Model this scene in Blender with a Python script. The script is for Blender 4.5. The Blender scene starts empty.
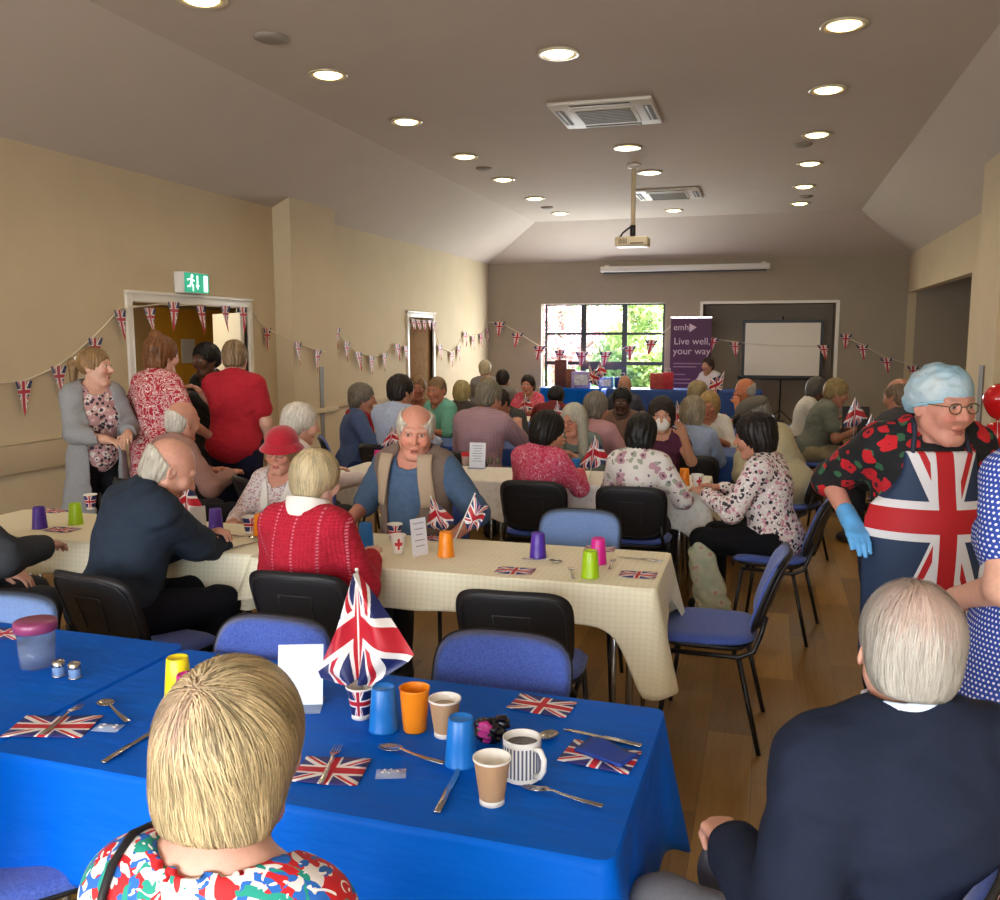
import bpy, bmesh, math, random
import numpy as np
from mathutils import Vector, Matrix
random.seed(7); np.random.seed(7)
PI=math.pi
sc=bpy.context.scene
COL=sc.collection
# ------------------------------------------------------------------ camera
F,CH=900.0,1.72
TH=math.atan(113/F); PS=math.atan(267*math.cos(TH)/F)
cD=Vector((-math.sin(PS)*math.cos(TH),math.cos(PS)*math.cos(TH),-math.sin(TH)))
cR=Vector((math.cos(PS),math.sin(PS),0)); cU=cR.cross(cD)
cam=bpy.data.cameras.new('camera'); camo=bpy.data.objects.new('camera',cam); COL.objects.link(camo)
cam.sensor_fit='HORIZONTAL'; cam.sensor_width=36; cam.lens=36*F/1000; cam.clip_start=.05; cam.clip_end=300
camo.matrix_world=Matrix(((cR.x,cU.x,-cD.x,0),(cR.y,cU.y,-cD.y,0),(cR.z,cU.z,-cD.z,CH),(0,0,0,1)))
sc.camera=camo
def ray(px,py): return cD+cR*((px-500)/F)+cU*(-(py-450)/F)
def atz(px,py,z):
    r=ray(px,py); t=(z-CH)/r.z; return Vector((r.x*t,r.y*t,z))
def aty(px,py,Y):
    r=ray(px,py); t=Y/r.y; return Vector((r.x*t,Y,CH+r.z*t))
def atx(px,py,X):
    r=ray(px,py); t=X/r.x; return Vector((X,r.y*t,CH+r.z*t))
# ------------------------------------------------------------------ objects
def tag(o,label=None,cat=None,group=None,kind=None):
    if label: o['label']=label
    if cat: o['category']=cat
    if group: o['group']=group
    if kind: o['kind']=kind
    return o
def empty(name,loc=(0,0,0),rz=0,label=None,cat=None,group=None,kind=None):
    o=bpy.data.objects.new(name,None); COL.objects.link(o); o.empty_display_size=.05
    o.location=loc; o.rotation_euler=(0,0,rz); return tag(o,label,cat,group,kind)
def link(name,me,mat=None,parent=None,loc=(0,0,0),rz=0):
    o=bpy.data.objects.new(name,me); COL.objects.link(o)
    if mat and not me.materials: me.materials.append(mat)
    o.parent=parent; o.location=loc; o.rotation_euler=(0,0,rz) if not hasattr(rz,'__len__') else rz
    return o
def dup(o,loc=None,rz=None,label=None,group=None,parent=None):
    c=o.copy(); COL.objects.link(c)
    if parent: c.parent=parent
    if loc is not None: c.location=loc
    if rz is not None: c.rotation_euler=(0,0,rz)
    if label: c['label']=label
    if group: c['group']=group
    for ch in list(o.children): dup(ch,parent=c)
    return c
class MB:
    """collects shapes into one mesh"""
    def __init__(s): s.v=[];s.f=[];s.m=[];s.uv=[];s.sm=[];s.mats=[]
    def add(s,vs,fs,mi=0,uvs=None,smooth=False):
        n=len(s.v); s.v+= [tuple(p) for p in vs]
        for k,f in enumerate(fs):
            s.f.append(tuple(i+n for i in f)); s.m.append(mi); s.sm.append(smooth)
            s.uv.append(uvs[k] if uvs else None)
        return s
    def box(s,c,h,rz=0,mi=0,R=None):
        M=R if R is not None else Matrix.Rotation(rz,3,'Z')
        vs=[Vector(c)+M@Vector((x*h[0],y*h[1],z*h[2])) for x in(-1,1) for y in(-1,1) for z in(-1,1)]
        fs=[(0,1,3,2),(4,6,7,5),(0,4,5,1),(2,3,7,6),(0,2,6,4),(1,5,7,3)]
        return s.add(vs,fs,mi)
    def bx(s,x0,x1,y0,y1,z0,z1,mi=0): return s.box(((x0+x1)/2,(y0+y1)/2,(z0+z1)/2),(abs(x1-x0)/2,abs(y1-y0)/2,abs(z1-z0)/2),0,mi)
    def tube(s,pts,r,n=8,mi=0,cap=True):
        pts=[Vector(p) for p in pts]; rs=r if hasattr(r,'__len__') else [r]*len(pts)
        vs=[];fs=[]; up=None
        for i,p in enumerate(pts):
            t=(pts[min(i+1,len(pts)-1)]-pts[max(i-1,0)]).normalized()
            if up is None: up=t.orthogonal().normalized()
            up=(up-t*up.dot(t)); up=up.normalized() if up.length>1e-6 else t.orthogonal().normalized()
            w=t.cross(up)
            for k in range(n):
                a=2*PI*k/n; vs.append(p+(up*math.cos(a)+w*math.sin(a))*rs[i])
        for i in range(len(pts)-1):
            for k in range(n):
                a=i*n+k;b=i*n+(k+1)%n; fs.append((a,b,b+n,a+n))
        if cap:
            fs.append(tuple(range(n))[::-1]); e=(len(pts)-1)*n; fs.append(tuple(range(e,e+n)))
        return s.add(vs,fs,mi,None,True)
    def lathe(s,prof,c=(0,0,0),n=24,mi=0,uv=False,cap=True):
        vs=[];fs=[];uvs=[]; L=len(prof); z0=min(p[1] for p in prof); z1=max(p[1] for p in prof)
        for r,z in prof:
            for k in range(n): a=2*PI*k/n; vs.append((c[0]+r*math.cos(a),c[1]+r*math.sin(a),c[2]+z))
        for i in range(L-1):
            for k in range(n):
                fs.append((i*n+k,i*n+(k+1)%n,(i+1)*n+(k+1)%n,(i+1)*n+k))
                if uv:
                    a=[(k/n,(prof[i][1]-z0)/(z1-z0)),((k+1)/n,(prof[i][1]-z0)/(z1-z0)),((k+1)/n,(prof[i+1][1]-z0)/(z1-z0)),(k/n,(prof[i+1][1]-z0)/(z1-z0))]; uvs.append(a)
        if cap:
            for e in (0,L-1):
                if prof[e][0]>1e-5:
                    f=tuple(range(e*n,e*n+n)); fs.append(f[::-1] if e==0 else f)
                    if uv: uvs.append([(0,0)]*n)
        return s.add(vs,fs,mi,uvs if uv else None,True)
    def sphere(s,c,r,n=12,m=8,mi=0,sc=(1,1,1)):
        pr=[]
        vs=[];fs=[]
        for i in range(m+1):
            t=PI*i/m
            for k in range(n):
                a=2*PI*k/n; vs.append((c[0]+r*sc[0]*math.sin(t)*math.cos(a),c[1]+r*sc[1]*math.sin(t)*math.sin(a),c[2]-r*sc[2]*math.cos(t)))
        for i in range(m):
            for k in range(n): fs.append((i*n+k,i*n+(k+1)%n,(i+1)*n+(k+1)%n,(i+1)*n+k))
        return s.add(vs,fs,mi,None,True)
    def grid(s,fn,nu,nv,mi=0,smooth=True,uv=True):
        vs=[fn(i/nu,j/nv) for j in range(nv+1) for i in range(nu+1)]
        fs=[];uvs=[]
        for j in range(nv):
            for i in range(nu):
                a=j*(nu+1)+i; fs.append((a,a+1,a+nu+2,a+nu+1))
                uvs.append([(i/nu,j/nv),((i+1)/nu,j/nv),((i+1)/nu,(j+1)/nv),(i/nu,(j+1)/nv)])
        return s.add(vs,fs,mi,uvs if uv else None,smooth)
    def mesh(s,name,mats):
        me=bpy.data.meshes.new(name); me.from_pydata(s.v,[],s.f)
        for m in (mats if isinstance(mats,(list,tuple)) else [mats]): me.materials.append(m)
        me.polygons.foreach_set('material_index',s.m); me.polygons.foreach_set('use_smooth',s.sm)
        if any(u is not None for u in s.uv):
            l=me.uv_layers.new(name='UVMap'); flat=[]
            for f,u in zip(s.f,s.uv):
                for k in range(len(f)): flat+= list(u[k]) if u else [0,0]
            l.data.foreach_set('uv',flat)
        me.validate(); me.update(); return me
    def build(s,name,mats,parent=None,loc=(0,0,0),rz=0,bevel=0,solid=0,seg=2,sub=0,angle=40):
        me=s.mesh(name,mats); o=link(name,me,None,parent,loc,rz)
        if solid:
            m=o.modifiers.new('s','SOLIDIFY'); m.thickness=solid; m.offset=0
        if bevel:
            m=o.modifiers.new('b','BEVEL'); m.width=bevel; m.segments=seg; m.limit_method='ANGLE'; m.angle_limit=math.radians(angle)
            me.polygons.foreach_set('use_smooth',[True]*len(me.polygons))
        if sub:
            m=o.modifiers.new('u','SUBSURF'); m.levels=sub; m.render_levels=sub
        return o
def struct(name,mb,mat,**k):
    o=mb.build(name,mat,**k); o['kind']='structure'; return o
# ------------------------------------------------------------------ materials
def lin(c):
    if isinstance(c,str):
        c=c.lstrip('#'); c=[int(c[i:i+2],16)/255 for i in (0,2,4)]
        return tuple(x/12.92 if x<=.04045 else ((x+.055)/1.055)**2.4 for x in c)+(1,)
    return tuple(c)+(1,) if len(c)==3 else tuple(c)
class NT:
    def __init__(s,name):
        s.mat=bpy.data.materials.new(name); s.mat.use_nodes=True; s.t=s.mat.node_tree; s.t.nodes.clear()
        s.out=s.n('ShaderNodeOutputMaterial'); s.b=s.n('ShaderNodeBsdfPrincipled'); s.l(s.b.outputs[0],s.out.inputs[0])
    def n(s,t,**k):
        x=s.t.nodes.new(t)
        for a,b in k.items(): setattr(x,a,b)
        return x
    def l(s,a,b): s.t.links.new(a,b)
    def sock(s,x,i):
        if x is None: return
        if hasattr(x,'is_linked') or hasattr(x,'links'): s.l(x,i)
        else:
            try: i.default_value=x
            except Exception: i.default_value=lin(x)
    def math(s,op,a,b=None,c=None):
        x=s.n('ShaderNodeMath',operation=op)
        for i,v in enumerate((a,b,c)):
            if v is not None: s.sock(v,x.inputs[i])
        return x.outputs[0]
    def mix(s,f,a,b,bt='MIX'):
        x=s.n('ShaderNodeMix',data_type='RGBA',blend_type=bt); s.sock(f,x.inputs[0])
        for v,i in((a,6),(b,7)):
            if hasattr(v,'links'): s.l(v,x.inputs[i])
            else: x.inputs[i].default_value=lin(v)
        return x.outputs[2]
    def ramp(s,f,stops,interp='LINEAR'):
        x=s.n('ShaderNodeValToRGB'); x.color_ramp.interpolation=interp; e=x.color_ramp.elements
        while len(e)<len(stops): e.new(.5)
        for k,(p,c) in enumerate(stops): e[k].position=p; e[k].color=lin(c)
        s.l(f,x.inputs[0]); return x.outputs[0]
    def co(s,kind='Object',scale=None,loc=None,rot=None):
        x=s.n('ShaderNodeTexCoord').outputs[kind]
        if scale or loc or rot:
            m=s.n('ShaderNodeMapping'); s.l(x,m.inputs[0])
            if scale: m.inputs['Scale'].default_value=scale
            if loc: m.inputs['Location'].default_value=loc
            if rot: m.inputs['Rotation'].default_value=rot
            x=m.outputs[0]
        return x
    def xyz(s,v):
        x=s.n('ShaderNodeSeparateXYZ'); s.l(v,x.inputs[0]); return x.outputs
    def noise(s,co,scale=5,detail=3,rough=.5,dist=0):
        x=s.n('ShaderNodeTexNoise'); s.l(co,x.inputs['Vector']); x.inputs['Scale'].default_value=scale; x.inputs['Detail'].default_value=detail; x.inputs['Roughness'].default_value=rough; x.inputs['Distortion'].default_value=dist
        return x.outputs[0]
    def vor(s,co,scale=5,feature='F1',rand=1,out=0):
        x=s.n('ShaderNodeTexVoronoi',feature=feature); s.l(co,x.inputs['Vector']); x.inputs['Scale'].default_value=scale; x.inputs['Randomness'].default_value=rand
        return x.outputs[out]
    def base(s,c):
        if hasattr(c,'links'): s.l(c,s.b.inputs['Base Color'])
        else: s.b.inputs['Base Color'].default_value=lin(c)
        return s
    def set(s,**k):
        for a,v in k.items(): s.b.inputs[a.replace('_',' ')].default_value=v
        return s
    def bump(s,h,st=.3,d=.01):
        x=s.n('ShaderNodeBump'); x.inputs['Strength'].default_value=st; x.inputs['Distance'].default_value=d
        s.l(h,x.inputs['Height']); s.l(x.outputs[0],s.b.inputs['Normal']); return s
_mc={}
def mat(name,c,rough=.5,metal=0,var=0,scale=30,bump=0,bscale=200,emit=0,sheen=0,spec=None,trans=0,alpha=None,coat=0,fold=0):
    if name in _mc: return _mc[name]
    t=NT(name); co=t.co('Object')
    if var:
        nz=t.noise(co,scale,4); c0=lin(c); a=tuple(max(0,x*(1-var)) for x in c0[:3]); b=tuple(min(1,x*(1+var)) for x in c0[:3])
        t.base(t.ramp(nz,[(.3,a),(.7,b)]))
    else: t.base(c)
    t.set(Roughness=rough,Metallic=metal)
    if name.startswith(('cloth_','suit_')): fold=fold or .35
    if fold:
        h=t.noise(t.co('Object',scale=(1,1,1.6)),5,1.5,.45,.9); h2=t.noise(co,bscale,1)
        h=t.math('ADD',h,t.math('MULTIPLY',h2,.012)); t.bump(h,fold,.06)
    elif bump: t.bump(t.noise(co,bscale,2),bump,.004)
    if emit: t.b.inputs['Emission Color'].default_value=lin(c); t.b.inputs['Emission Strength'].default_value=emit
    if sheen: t.set(Sheen_Weight=sheen)
    if spec is not None: t.b.inputs['Specular IOR Level'].default_value=spec
    if trans: t.set(Transmission_Weight=trans)
    if coat: t.set(Coat_Weight=coat)
    if alpha is not None: t.set(Alpha=alpha)
    _mc[name]=t.mat; return t.mat
RED,WHT,BLU='#b81428','#e6e4e2','#16235e'
def jack_color(t,u,v,red=RED,wht=WHT,blu=BLU):
    """Union flag from u (fly, -30..30) and v (hoist, -15..15) sockets"""
    M=t.math
    au,av=M('ABSOLUTE',u),M('ABSOLUTE',v)
    cr=M('MAXIMUM',M('LESS_THAN',au,3.0),M('LESS_THAN',av,3.0))
    cw=M('MAXIMUM',M('LESS_THAN',au,5.0),M('LESS_THAN',av,5.0))
    su=M('SIGN',u)
    def dg(sg):
        return M('MULTIPLY',M('MULTIPLY',M('ADD',u,M('MULTIPLY',v,-2.0*sg)),.4472),su)
    d1,d2=dg(1),dg(-1)
    dw=M('MAXIMUM',M('LESS_THAN',M('ABSOLUTE',d1),3.0),M('LESS_THAN',M('ABSOLUTE',d2),3.0))
    r1=M('MULTIPLY',M('GREATER_THAN',d1,0.0),M('LESS_THAN',d1,2.0))
    r2=M('MULTIPLY',M('LESS_THAN',d2,0.0),M('GREATER_THAN',d2,-2.0))
    dr=M('MAXIMUM',r1,r2)
    c=t.mix(dw,blu,wht); c=t.mix(dr,c,red); c=t.mix(cw,c,wht); return t.mix(cr,c,red)
def jack_uv(name,fu=60,fv=30,ou=-30,ov=-15,swap=False,rough=.6,red=RED,wht=WHT,blu=BLU):
    if name in _mc: return _mc[name]
    t=NT(name); x=t.xyz(t.co('UV')); U,V=(x[1],x[0]) if swap else (x[0],x[1])
    u=t.math('MULTIPLY_ADD',U,float(fu),float(ou)); v=t.math('MULTIPLY_ADD',V,float(fv),float(ov))
    t.base(jack_color(t,u,v,red,wht,blu)); t.set(Roughness=rough); _mc[name]=t.mat; return t.mat
# ------------------------------------------------------------------ implicit bodies
def rotm(rx=0,ry=0,rz=0):
    return np.array(Matrix.Rotation(rz,3,'Z')@Matrix.Rotation(rx,3,'X')@Matrix.Rotation(ry,3,'Y'))
A=lambda *p: np.array(p,float)
def cone(a,b,ra,rb,k=.03,op='+'): return dict(t='c',a=np.array(a,float),b=np.array(b,float),ra=ra,rb=rb,k=k,op=op)
def ell(c,r,R=None,k=.03,op='+'): return dict(t='e',c=np.array(c,float),r=np.array(r,float),R=np.eye(3) if R is None else np.array(R),k=k,op=op)
def half(n,c,k=0.0): return dict(t='h',n=np.array(n,float),c=c,k=k,op='&')
def xform(p,R,o):
    q=dict(p); R=np.array(R); o=np.array(o)
    if q['t']=='c': q['a']=R@q['a']+o; q['b']=R@q['b']+o
    elif q['t']=='e': q['c']=R@q['c']+o; q['R']=R@q['R']
    else: q['n']=R@q['n']; q['c']=q['c']+float(q['n']@o)
    return q
def infl(p,d,k=None):
    q=dict(p)
    if q['t']=='c': q['ra']=q['ra']+d;q['rb']=q['rb']+d
    elif q['t']=='e': q['r']=q['r']+d
    if k: q['k']=k
    return q
def pd(p,X,Y,Z):
    if p['t']=='c':
        a,b=p['a'],p['b']; ba=b-a; L=max(float(ba@ba),1e-9)
        x,y,z=X-a[0],Y-a[1],Z-a[2]
        t=np.clip((x*ba[0]+y*ba[1]+z*ba[2])/L,0,1)
        return np.sqrt((x-t*ba[0])**2+(y-t*ba[1])**2+(z-t*ba[2])**2)-(p['ra']+(p['rb']-p['ra'])*t)
    if p['t']=='e':
        R=p['R'];r=p['r'];c=p['c']; x,y,z=X-c[0],Y-c[1],Z-c[2]
        q=[(R[0,i]*x+R[1,i]*y+R[2,i]*z)/r[i] for i in range(3)]
        k0=np.sqrt(q[0]**2+q[1]**2+q[2]**2); k1=np.sqrt((q[0]/r[0])**2+(q[1]/r[1])**2+(q[2]/r[2])**2)
        return k0*(k0-1)/np.maximum(k1,1e-6)
    n=p['n']; return X*n[0]+Y*n[1]+Z*n[2]-p['c']
def bb(p):
    if p['t']=='c':
        m=max(p['ra'],p['rb']); return np.minimum(p['a'],p['b'])-m,np.maximum(p['a'],p['b'])+m
    if p['t']=='e':
        e=np.sqrt(((p['R']*p['r'][None,:])**2).sum(1)); return p['c']-e,p['c']+e
def comb(f,d,p):
    k=p['k']
    if p['op']=='+':
        m=np.minimum(f,d)
        if k>0: h=np.maximum(k-np.abs(f-d),0)/k; m=m-h*h*k*.25
        return m
    if p['op']=='-': d=-d
    m=np.maximum(f,d)
    if k>0: h=np.maximum(k-np.abs(f-d),0)/k; m=m+h*h*k*.25
    return m
def ev(prims,P):
    f=np.ones(len(P))
    for p in prims: f=comb(f,pd(p,P[:,0],P[:,1],P[:,2]),p)
    return f
def axis(lo,hi,h,fine=()):
    xs=[lo]
    while xs[-1]<hi:
        s=h; nx=None
        for a,b,hf in fine:
            if a-1e-9<=xs[-1]<b: s=min(s,hf)
            elif xs[-1]<a<xs[-1]+s and (nx is None or a<nx): nx=a
        v=xs[-1]+s
        if nx is not None and nx-xs[-1]>s*.3: v=min(v,nx)
        xs.append(v)
    return np.array(xs)
def surf(prims,h=.012,fine=(),disp=None,pad=.02):
    los=[];his=[]
    for p in prims:
        if p['op']=='+' : a,b=bb(p); los.append(a);his.append(b)
    lo=np.min(los,0)-pad; hi=np.max(his,0)+pad
    ax=[axis(lo[i],hi[i],h,[(c[i]-w,c[i]+w,hf) for c,w,hf in fine]) for i in range(3)]
    xs,ys,zs=ax; Fv=np.ones((len(xs),len(ys),len(zs)),np.float32)
    for p in prims:
        if p['t']=='h': s=(slice(None),)*3
        else:
            a,b=bb(p); m=p['k']+2.5*h
            s=tuple(slice(max(0,int(np.searchsorted(ax[i],a[i]-m))-1),int(np.searchsorted(ax[i],b[i]+m))+1) for i in range(3))
        X=xs[s[0],None,None].astype(np.float32);Y=ys[None,s[1],None].astype(np.float32);Z=zs[None,None,s[2]].astype(np.float32)
        if X.size and Y.size and Z.size: Fv[s]=comb(Fv[s],pd(p,X,Y,Z),p)
    if disp is not None: Fv+=disp(xs[:,None,None],ys[None,:,None],zs[None,None,:]).astype(np.float32)
    return nets(Fv,xs,ys,zs)
def nets(Fv,xs,ys,zs):
    S=Fv<0; nx,ny,nz=Fv.shape
    c=np.zeros((nx-1,ny-1,nz-1),np.int8)
    for i in (0,1):
        for j in (0,1):
            for k in (0,1): c+=S[i:nx-1+i,j:ny-1+j,k:nz-1+k]
    act=(c>0)&(c<8); I,J,K=np.nonzero(act); N=len(I)
    if N==0: return np.zeros((0,3)),np.zeros((0,4),int)
    idx=np.full(act.shape,-1,np.int64); idx[I,J,K]=np.arange(N)
    acc=np.zeros((N,3));cnt=np.zeros(N)
    co=lambda i,j,k: np.stack([xs[i],ys[j],zs[k]],1)
    crn=[(i,j,k) for i in(0,1) for j in(0,1) for k in(0,1)]
    val={q:Fv[I+q[0],J+q[1],K+q[2]] for q in crn}
    for q in crn:
        for d in range(3):
            if q[d]==0:
                e=list(q);e[d]=1;e=tuple(e); a,b=val[q],val[e]; m=(a<0)!=(b<0)
                if m.any():
                    t=(a[m]/(a[m]-b[m]))[:,None]
                    p=co(I[m]+q[0],J[m]+q[1],K[m]+q[2]);r=co(I[m]+e[0],J[m]+e[1],K[m]+e[2])
                    acc[m]+=p+(r-p)*t; cnt[m]+=1
    V=acc/cnt[:,None]; Q=[]
    for d in range(3):
        sl0=[slice(1,-1)]*3; sl0[d]=slice(0,-1); sl1=list(sl0); sl1[d]=slice(1,None)
        a=S[tuple(sl0)];b=S[tuple(sl1)]
        for flip in (0,1):
            m=(a&~b) if not flip else (~a&b)
            i,j,k=np.nonzero(m); g=[i,j,k]; g=[g[q]+(1 if q!=d else 0) for q in range(3)]
            e1,e2=[(1,2),(2,0),(0,1)][d]
            def cell(o1,o2):
                w=[g[0].copy(),g[1].copy(),g[2].copy()]; w[e1]-=o1;w[e2]-=o2; return idx[w[0],w[1],w[2]]
            q=np.stack([cell(1,1),cell(0,1),cell(0,0),cell(1,0)],1)
            Q.append(q[:,::-1] if flip else q)
    return V,np.concatenate(Q)
def npmesh(name,V,Q,mats,col=None,uv=None):
    me=bpy.data.meshes.new(name); n=len(Q); w=Q.shape[1] if n else 4
    me.vertices.add(len(V)); me.vertices.foreach_set('co',np.ascontiguousarray(V,np.float32).ravel())
    me.loops.add(n*w); me.loops.foreach_set('vertex_index',Q.astype(np.int32).ravel())
    me.polygons.add(n); me.polygons.foreach_set('loop_start',(np.arange(n)*w).astype(np.int32))
    me.polygons.foreach_set('use_smooth',[True]*n)
    for m in (mats if isinstance(mats,(list,tuple)) else [mats]): me.materials.append(m)
    if col is not None:
        at=me.attributes.new('tint','FLOAT_COLOR','POINT'); at.data.foreach_set('color',np.concatenate([col,np.ones((len(V),1))],1).astype(np.float32).ravel())
    me.update(calc_edges=True); me.validate(); return me
def smoothv(V,Q,it=1,lam=.5):
    for _ in range(it):
        s=np.zeros_like(V);c=np.zeros(len(V))
        for a,b in ((0,1),(1,2),(2,3),(3,0)):
            np.add.at(s,Q[:,a],V[Q[:,b]]);np.add.at(s,Q[:,b],V[Q[:,a]]);np.add.at(c,Q[:,a],1);np.add.at(c,Q[:,b],1)
        V=V+(s/np.maximum(c,1)[:,None]-V)*lam
    return V
# ------------------------------------------------------------------ people
def tintmat(name,rough=.5,spec=.4,nz=None,amt=.2,sss=0):
    if name in _mc: return _mc[name]
    t=NT(name); a=t.n('ShaderNodeAttribute',attribute_name='tint').outputs['Color']
    if nz:
        f=t.noise(t.co('Object',scale=nz),1,3,.6); f=t.ramp(f,[(.3,(1-amt,)*3),(.7,(1+amt*.6,)*3)]); a=t.mix(1.0,a,f,'MULTIPLY')
    t.base(a); t.set(Roughness=rough); t.b.inputs['Specular IOR Level'].default_value=spec
    if sss: t.set(Subsurface_Weight=sss,Subsurface_Scale=.02); t.b.inputs['Subsurface Radius'].default_value=(1,.4,.2)
    _mc[name]=t.mat; return t.mat
SKIN=tintmat('skin',.5,.35,(60,60,60),.08)
HAIR=tintmat('hair',.5,.3,(110,110,26),.28)
STRAND=tintmat('hair_strands',.5,.2)
SHOE=mat('black_shoe_leather','#17161a',.45)
def rgb(c): return np.array(lin(c)[:3])
def hn(P,f,seed=0):
    r=np.random.RandomState(seed); o=np.zeros(len(P))
    for i in range(5):
        k=r.randn(3)*f; o+=np.sin(P@k+r.rand()*6.28)
    return o/5
HS=1.075
def hsc(p,k=None):
    k=k or HS; q=dict(p)
    if q['t']=='c': q['a']=q['a']*k;q['b']=q['b']*k;q['ra']*=k;q['rb']*=k
    elif q['t']=='e': q['c']=q['c']*k;q['r']=q['r']*k
    else: q['c']*=k
    return q
def head_prims(fem=False,old=0,beard=0):
    j=.94 if fem else 1.0
    p=[ell((0,-.014,.034),(.077*j,.097,.089),k=.03),ell((0,.022,-.028),(.060*j,.064,.085),k=.045),
       cone((-.010,.070,-.1),(.010,.070,-.1),.016,.016,k=.03)]
    for s in(-1,1):
        p+=[cone((s*.052*j,.0,-.05),(s*.022,.06,-.1),.018,.017,k=.03),ell((s*.038,.066,-.02),(.026,.024,.028),k=.03)]
    for s in(-1,1):
        p+=[ell((s*.031,.098,.012),(.019,.017,.013),k=.018,op='-')]
    for s in(-1,1):
        p+=[ell((s*.031,.0795,.011),(.0135,.0125,.0125),k=.004),cone((s*.014,.087,.03),(s*.046,.076,.031),.0085,.007,k=.018)]
    p+=[cone((0,.086,.018),(0,.114,-.022),.0085,.0115,k=.016)]
    for s in(-1,1): p+=[ell((s*.011,.098,-.027),(.0085,.01,.0075),k=.01)]
    p+=[ell((0,.085,-.066),(.03,.013,.0035),k=.008,op='-'),ell((0,.0855,-.0605),(.022,.0085,.006),k=.006),ell((0,.084,-.0725),(.020,.009,.0065),k=.006)]
    for s in(-1,1):
        R=rotm(0,s*-.15,s*.35)
        p+=[ell((s*.079*j,-.008,-.004),(.008,.019,.031),R,k=.008),ell((s*.086*j,-.006,.002),(.006,.010,.016),R,k=.006,op='-')]
    return p
def hair_prims(st):
    """head-frame hair volumes"""
    P=[]
    def cap(o,k=.02): return [ell((0,-.016,.036),(.078+o,.098+o,.09+o),k=k)]
    facecut=[ell((0,.13,-.03),(.07,.085,.105),k=.012,op='-')]
    if st=='short': P=cap(.012)+[ell((0,-.05,-.025),(.072,.058,.06),k=.03)]+facecut+[half((0,.75,-.66),.083,.01),half((0,0,-1),.075,.01)]
    elif st=='crop': P=cap(.005)+[ell((0,-.05,-.025),(.068,.055,.055),k=.03)]+[ell((0,.135,-.02),(.068,.085,.1),k=.01,op='-'),half((0,.75,-.66),.068,.01),half((0,0,-1),.06,.01)]
    elif st=='fringe': P=cap(.010)+[ell((0,-.05,-.03),(.074,.06,.062),k=.03)]+[ell((0,.005,.125),(.074,.118,.098),k=.02,op='-'),ell((0,.13,-.03),(.075,.1,.12),k=.01,op='-'),half((0,.85,-.5),.04,.01),half((0,0,-1),.07,.01)]
    elif st=='bald': P=cap(.006)+[ell((0,-.05,-.03),(.071,.055,.06),k=.03)]+[ell((0,.13,-.03),(.09,.125,.12),k=.01,op='-'),half((0,.55,1),.0,.012),half((0,0,-1),.075,.01)]
    elif st=='midbun': P=hair_prims('mid')+[ell((0,-.05,.125),(.045,.045,.036),k=.012)]
    elif st=='puffy': P=[ell((0,-.026,.04),(.1,.112,.1),k=.02),ell((0,-.06,-.03),(.088,.066,.075),k=.04)]+[ell((0,.15,-.04),(.066,.095,.11),k=.015,op='-'),half((0,0,-1),.085,.01)]
    elif st=='bob': P=cap(.018)+[ell((0,-.045,-.03),(.095,.075,.1),k=.04)]+[ell((0,.13,-.035),(.062,.085,.115),k=.012,op='-'),half((0,0,-1),.115,.012)]
    elif st=='mid':
        P=cap(.012)+[ell((0,-.05,-.04),(.083,.066,.08),k=.04),ell((.015,-.055,.045),(.076,.07,.065),k=.03)]+[ell((0,.13,-.04),(.06,.088,.125),k=.012,op='-'),half((0,-.12,-1),.090,.012)]
    elif st=='long':
        P=cap(.014)+[cone((0,-.05,-.02),(0,-.07,-.22),.09,.07,k=.04)]
        for s in(-1,1): P+=[cone((s*.078,.0,.02),(s*.105,.05,-.3),.035,.04,k=.03)]
        P+=[ell((0,.13,-.04),(.056,.09,.13),k=.012,op='-')]
    elif st=='pony': P=cap(.008)+facecut+[half((0,.75,-.66),.085,.01),half((0,.1,-1),.05,.01),cone((0,-.11,.05),(0,-.15,.03),.022,.03,k=.01),cone((0,-.15,.03),(0,-.155,-.15),.034,.018,k=.02)]
    elif st=='bun': P=cap(.010)+facecut+[half((0,.75,-.66),.085,.01),half((0,.1,-1),.075,.01),ell((0,-.075,.115),(.042,.042,.036),k=.01),ell((0,-.06,-.05),(.085,.06,.08),k=.03)]
    elif st=='afro': P=cap(.012)+[ell((0,-.06,.0),(.082,.07,.07),k=.03)]+facecut+[half((0,.75,-.66),.085,.01),half((0,0,-1),.07,.01)]
    return P
def hand_prims(W,d,side,curl=(.35,.6),nrm=None,ref=None,thumb=0):
    d=d/np.linalg.norm(d)
    n=A(0,0,-1.) if nrm is None else A(*nrm); n=n-d*(n@d)
    if np.linalg.norm(n)<.35: n=A(-side,0,0.); n=n-d*(n@d)
    n/=np.linalg.norm(n); t=np.cross(n,d); rf=A(-side,.6,.3) if ref is None else A(*ref)
    if t@rf<0: t=-t
    p=[cone(W-d*.02,W+d*.02,.026,.024,k=.02)]
    for i,(a,l) in enumerate(zip((.028,.0095,-.0095,-.028),(.068,.077,.071,.055))):
        B=W+d*(.088-(.006 if i in(0,3) else 0)-(.006 if i==3 else 0))+t*a
        p.append(cone(W+d*.012+t*a*.6,B,.0145,.0115,k=.014))
        d1=d*math.cos(curl[0])+n*math.sin(curl[0])+t*a*1.5; d1/=np.linalg.norm(d1); M=B+d1*l*.52
        c2=curl[0]+curl[1]; d2=d*math.cos(c2)+n*math.sin(c2); T=M+d2*l*.5
        p+=[cone(B,M,.0092,.0085,k=.005),cone(M,T,.0085,.0068,k=.004)]
    B=W+d*.022+t*.026; M=B+d*.032+t*(.026-thumb)+n*.01; T=M+d*.03+t*(.004-thumb*.6)+n*.012
    p+=[cone(W+d*.015+t*.012,M,.016,.0115,k=.012),cone(M,T,.0105,.0082,k=.005)]
    return p
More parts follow.
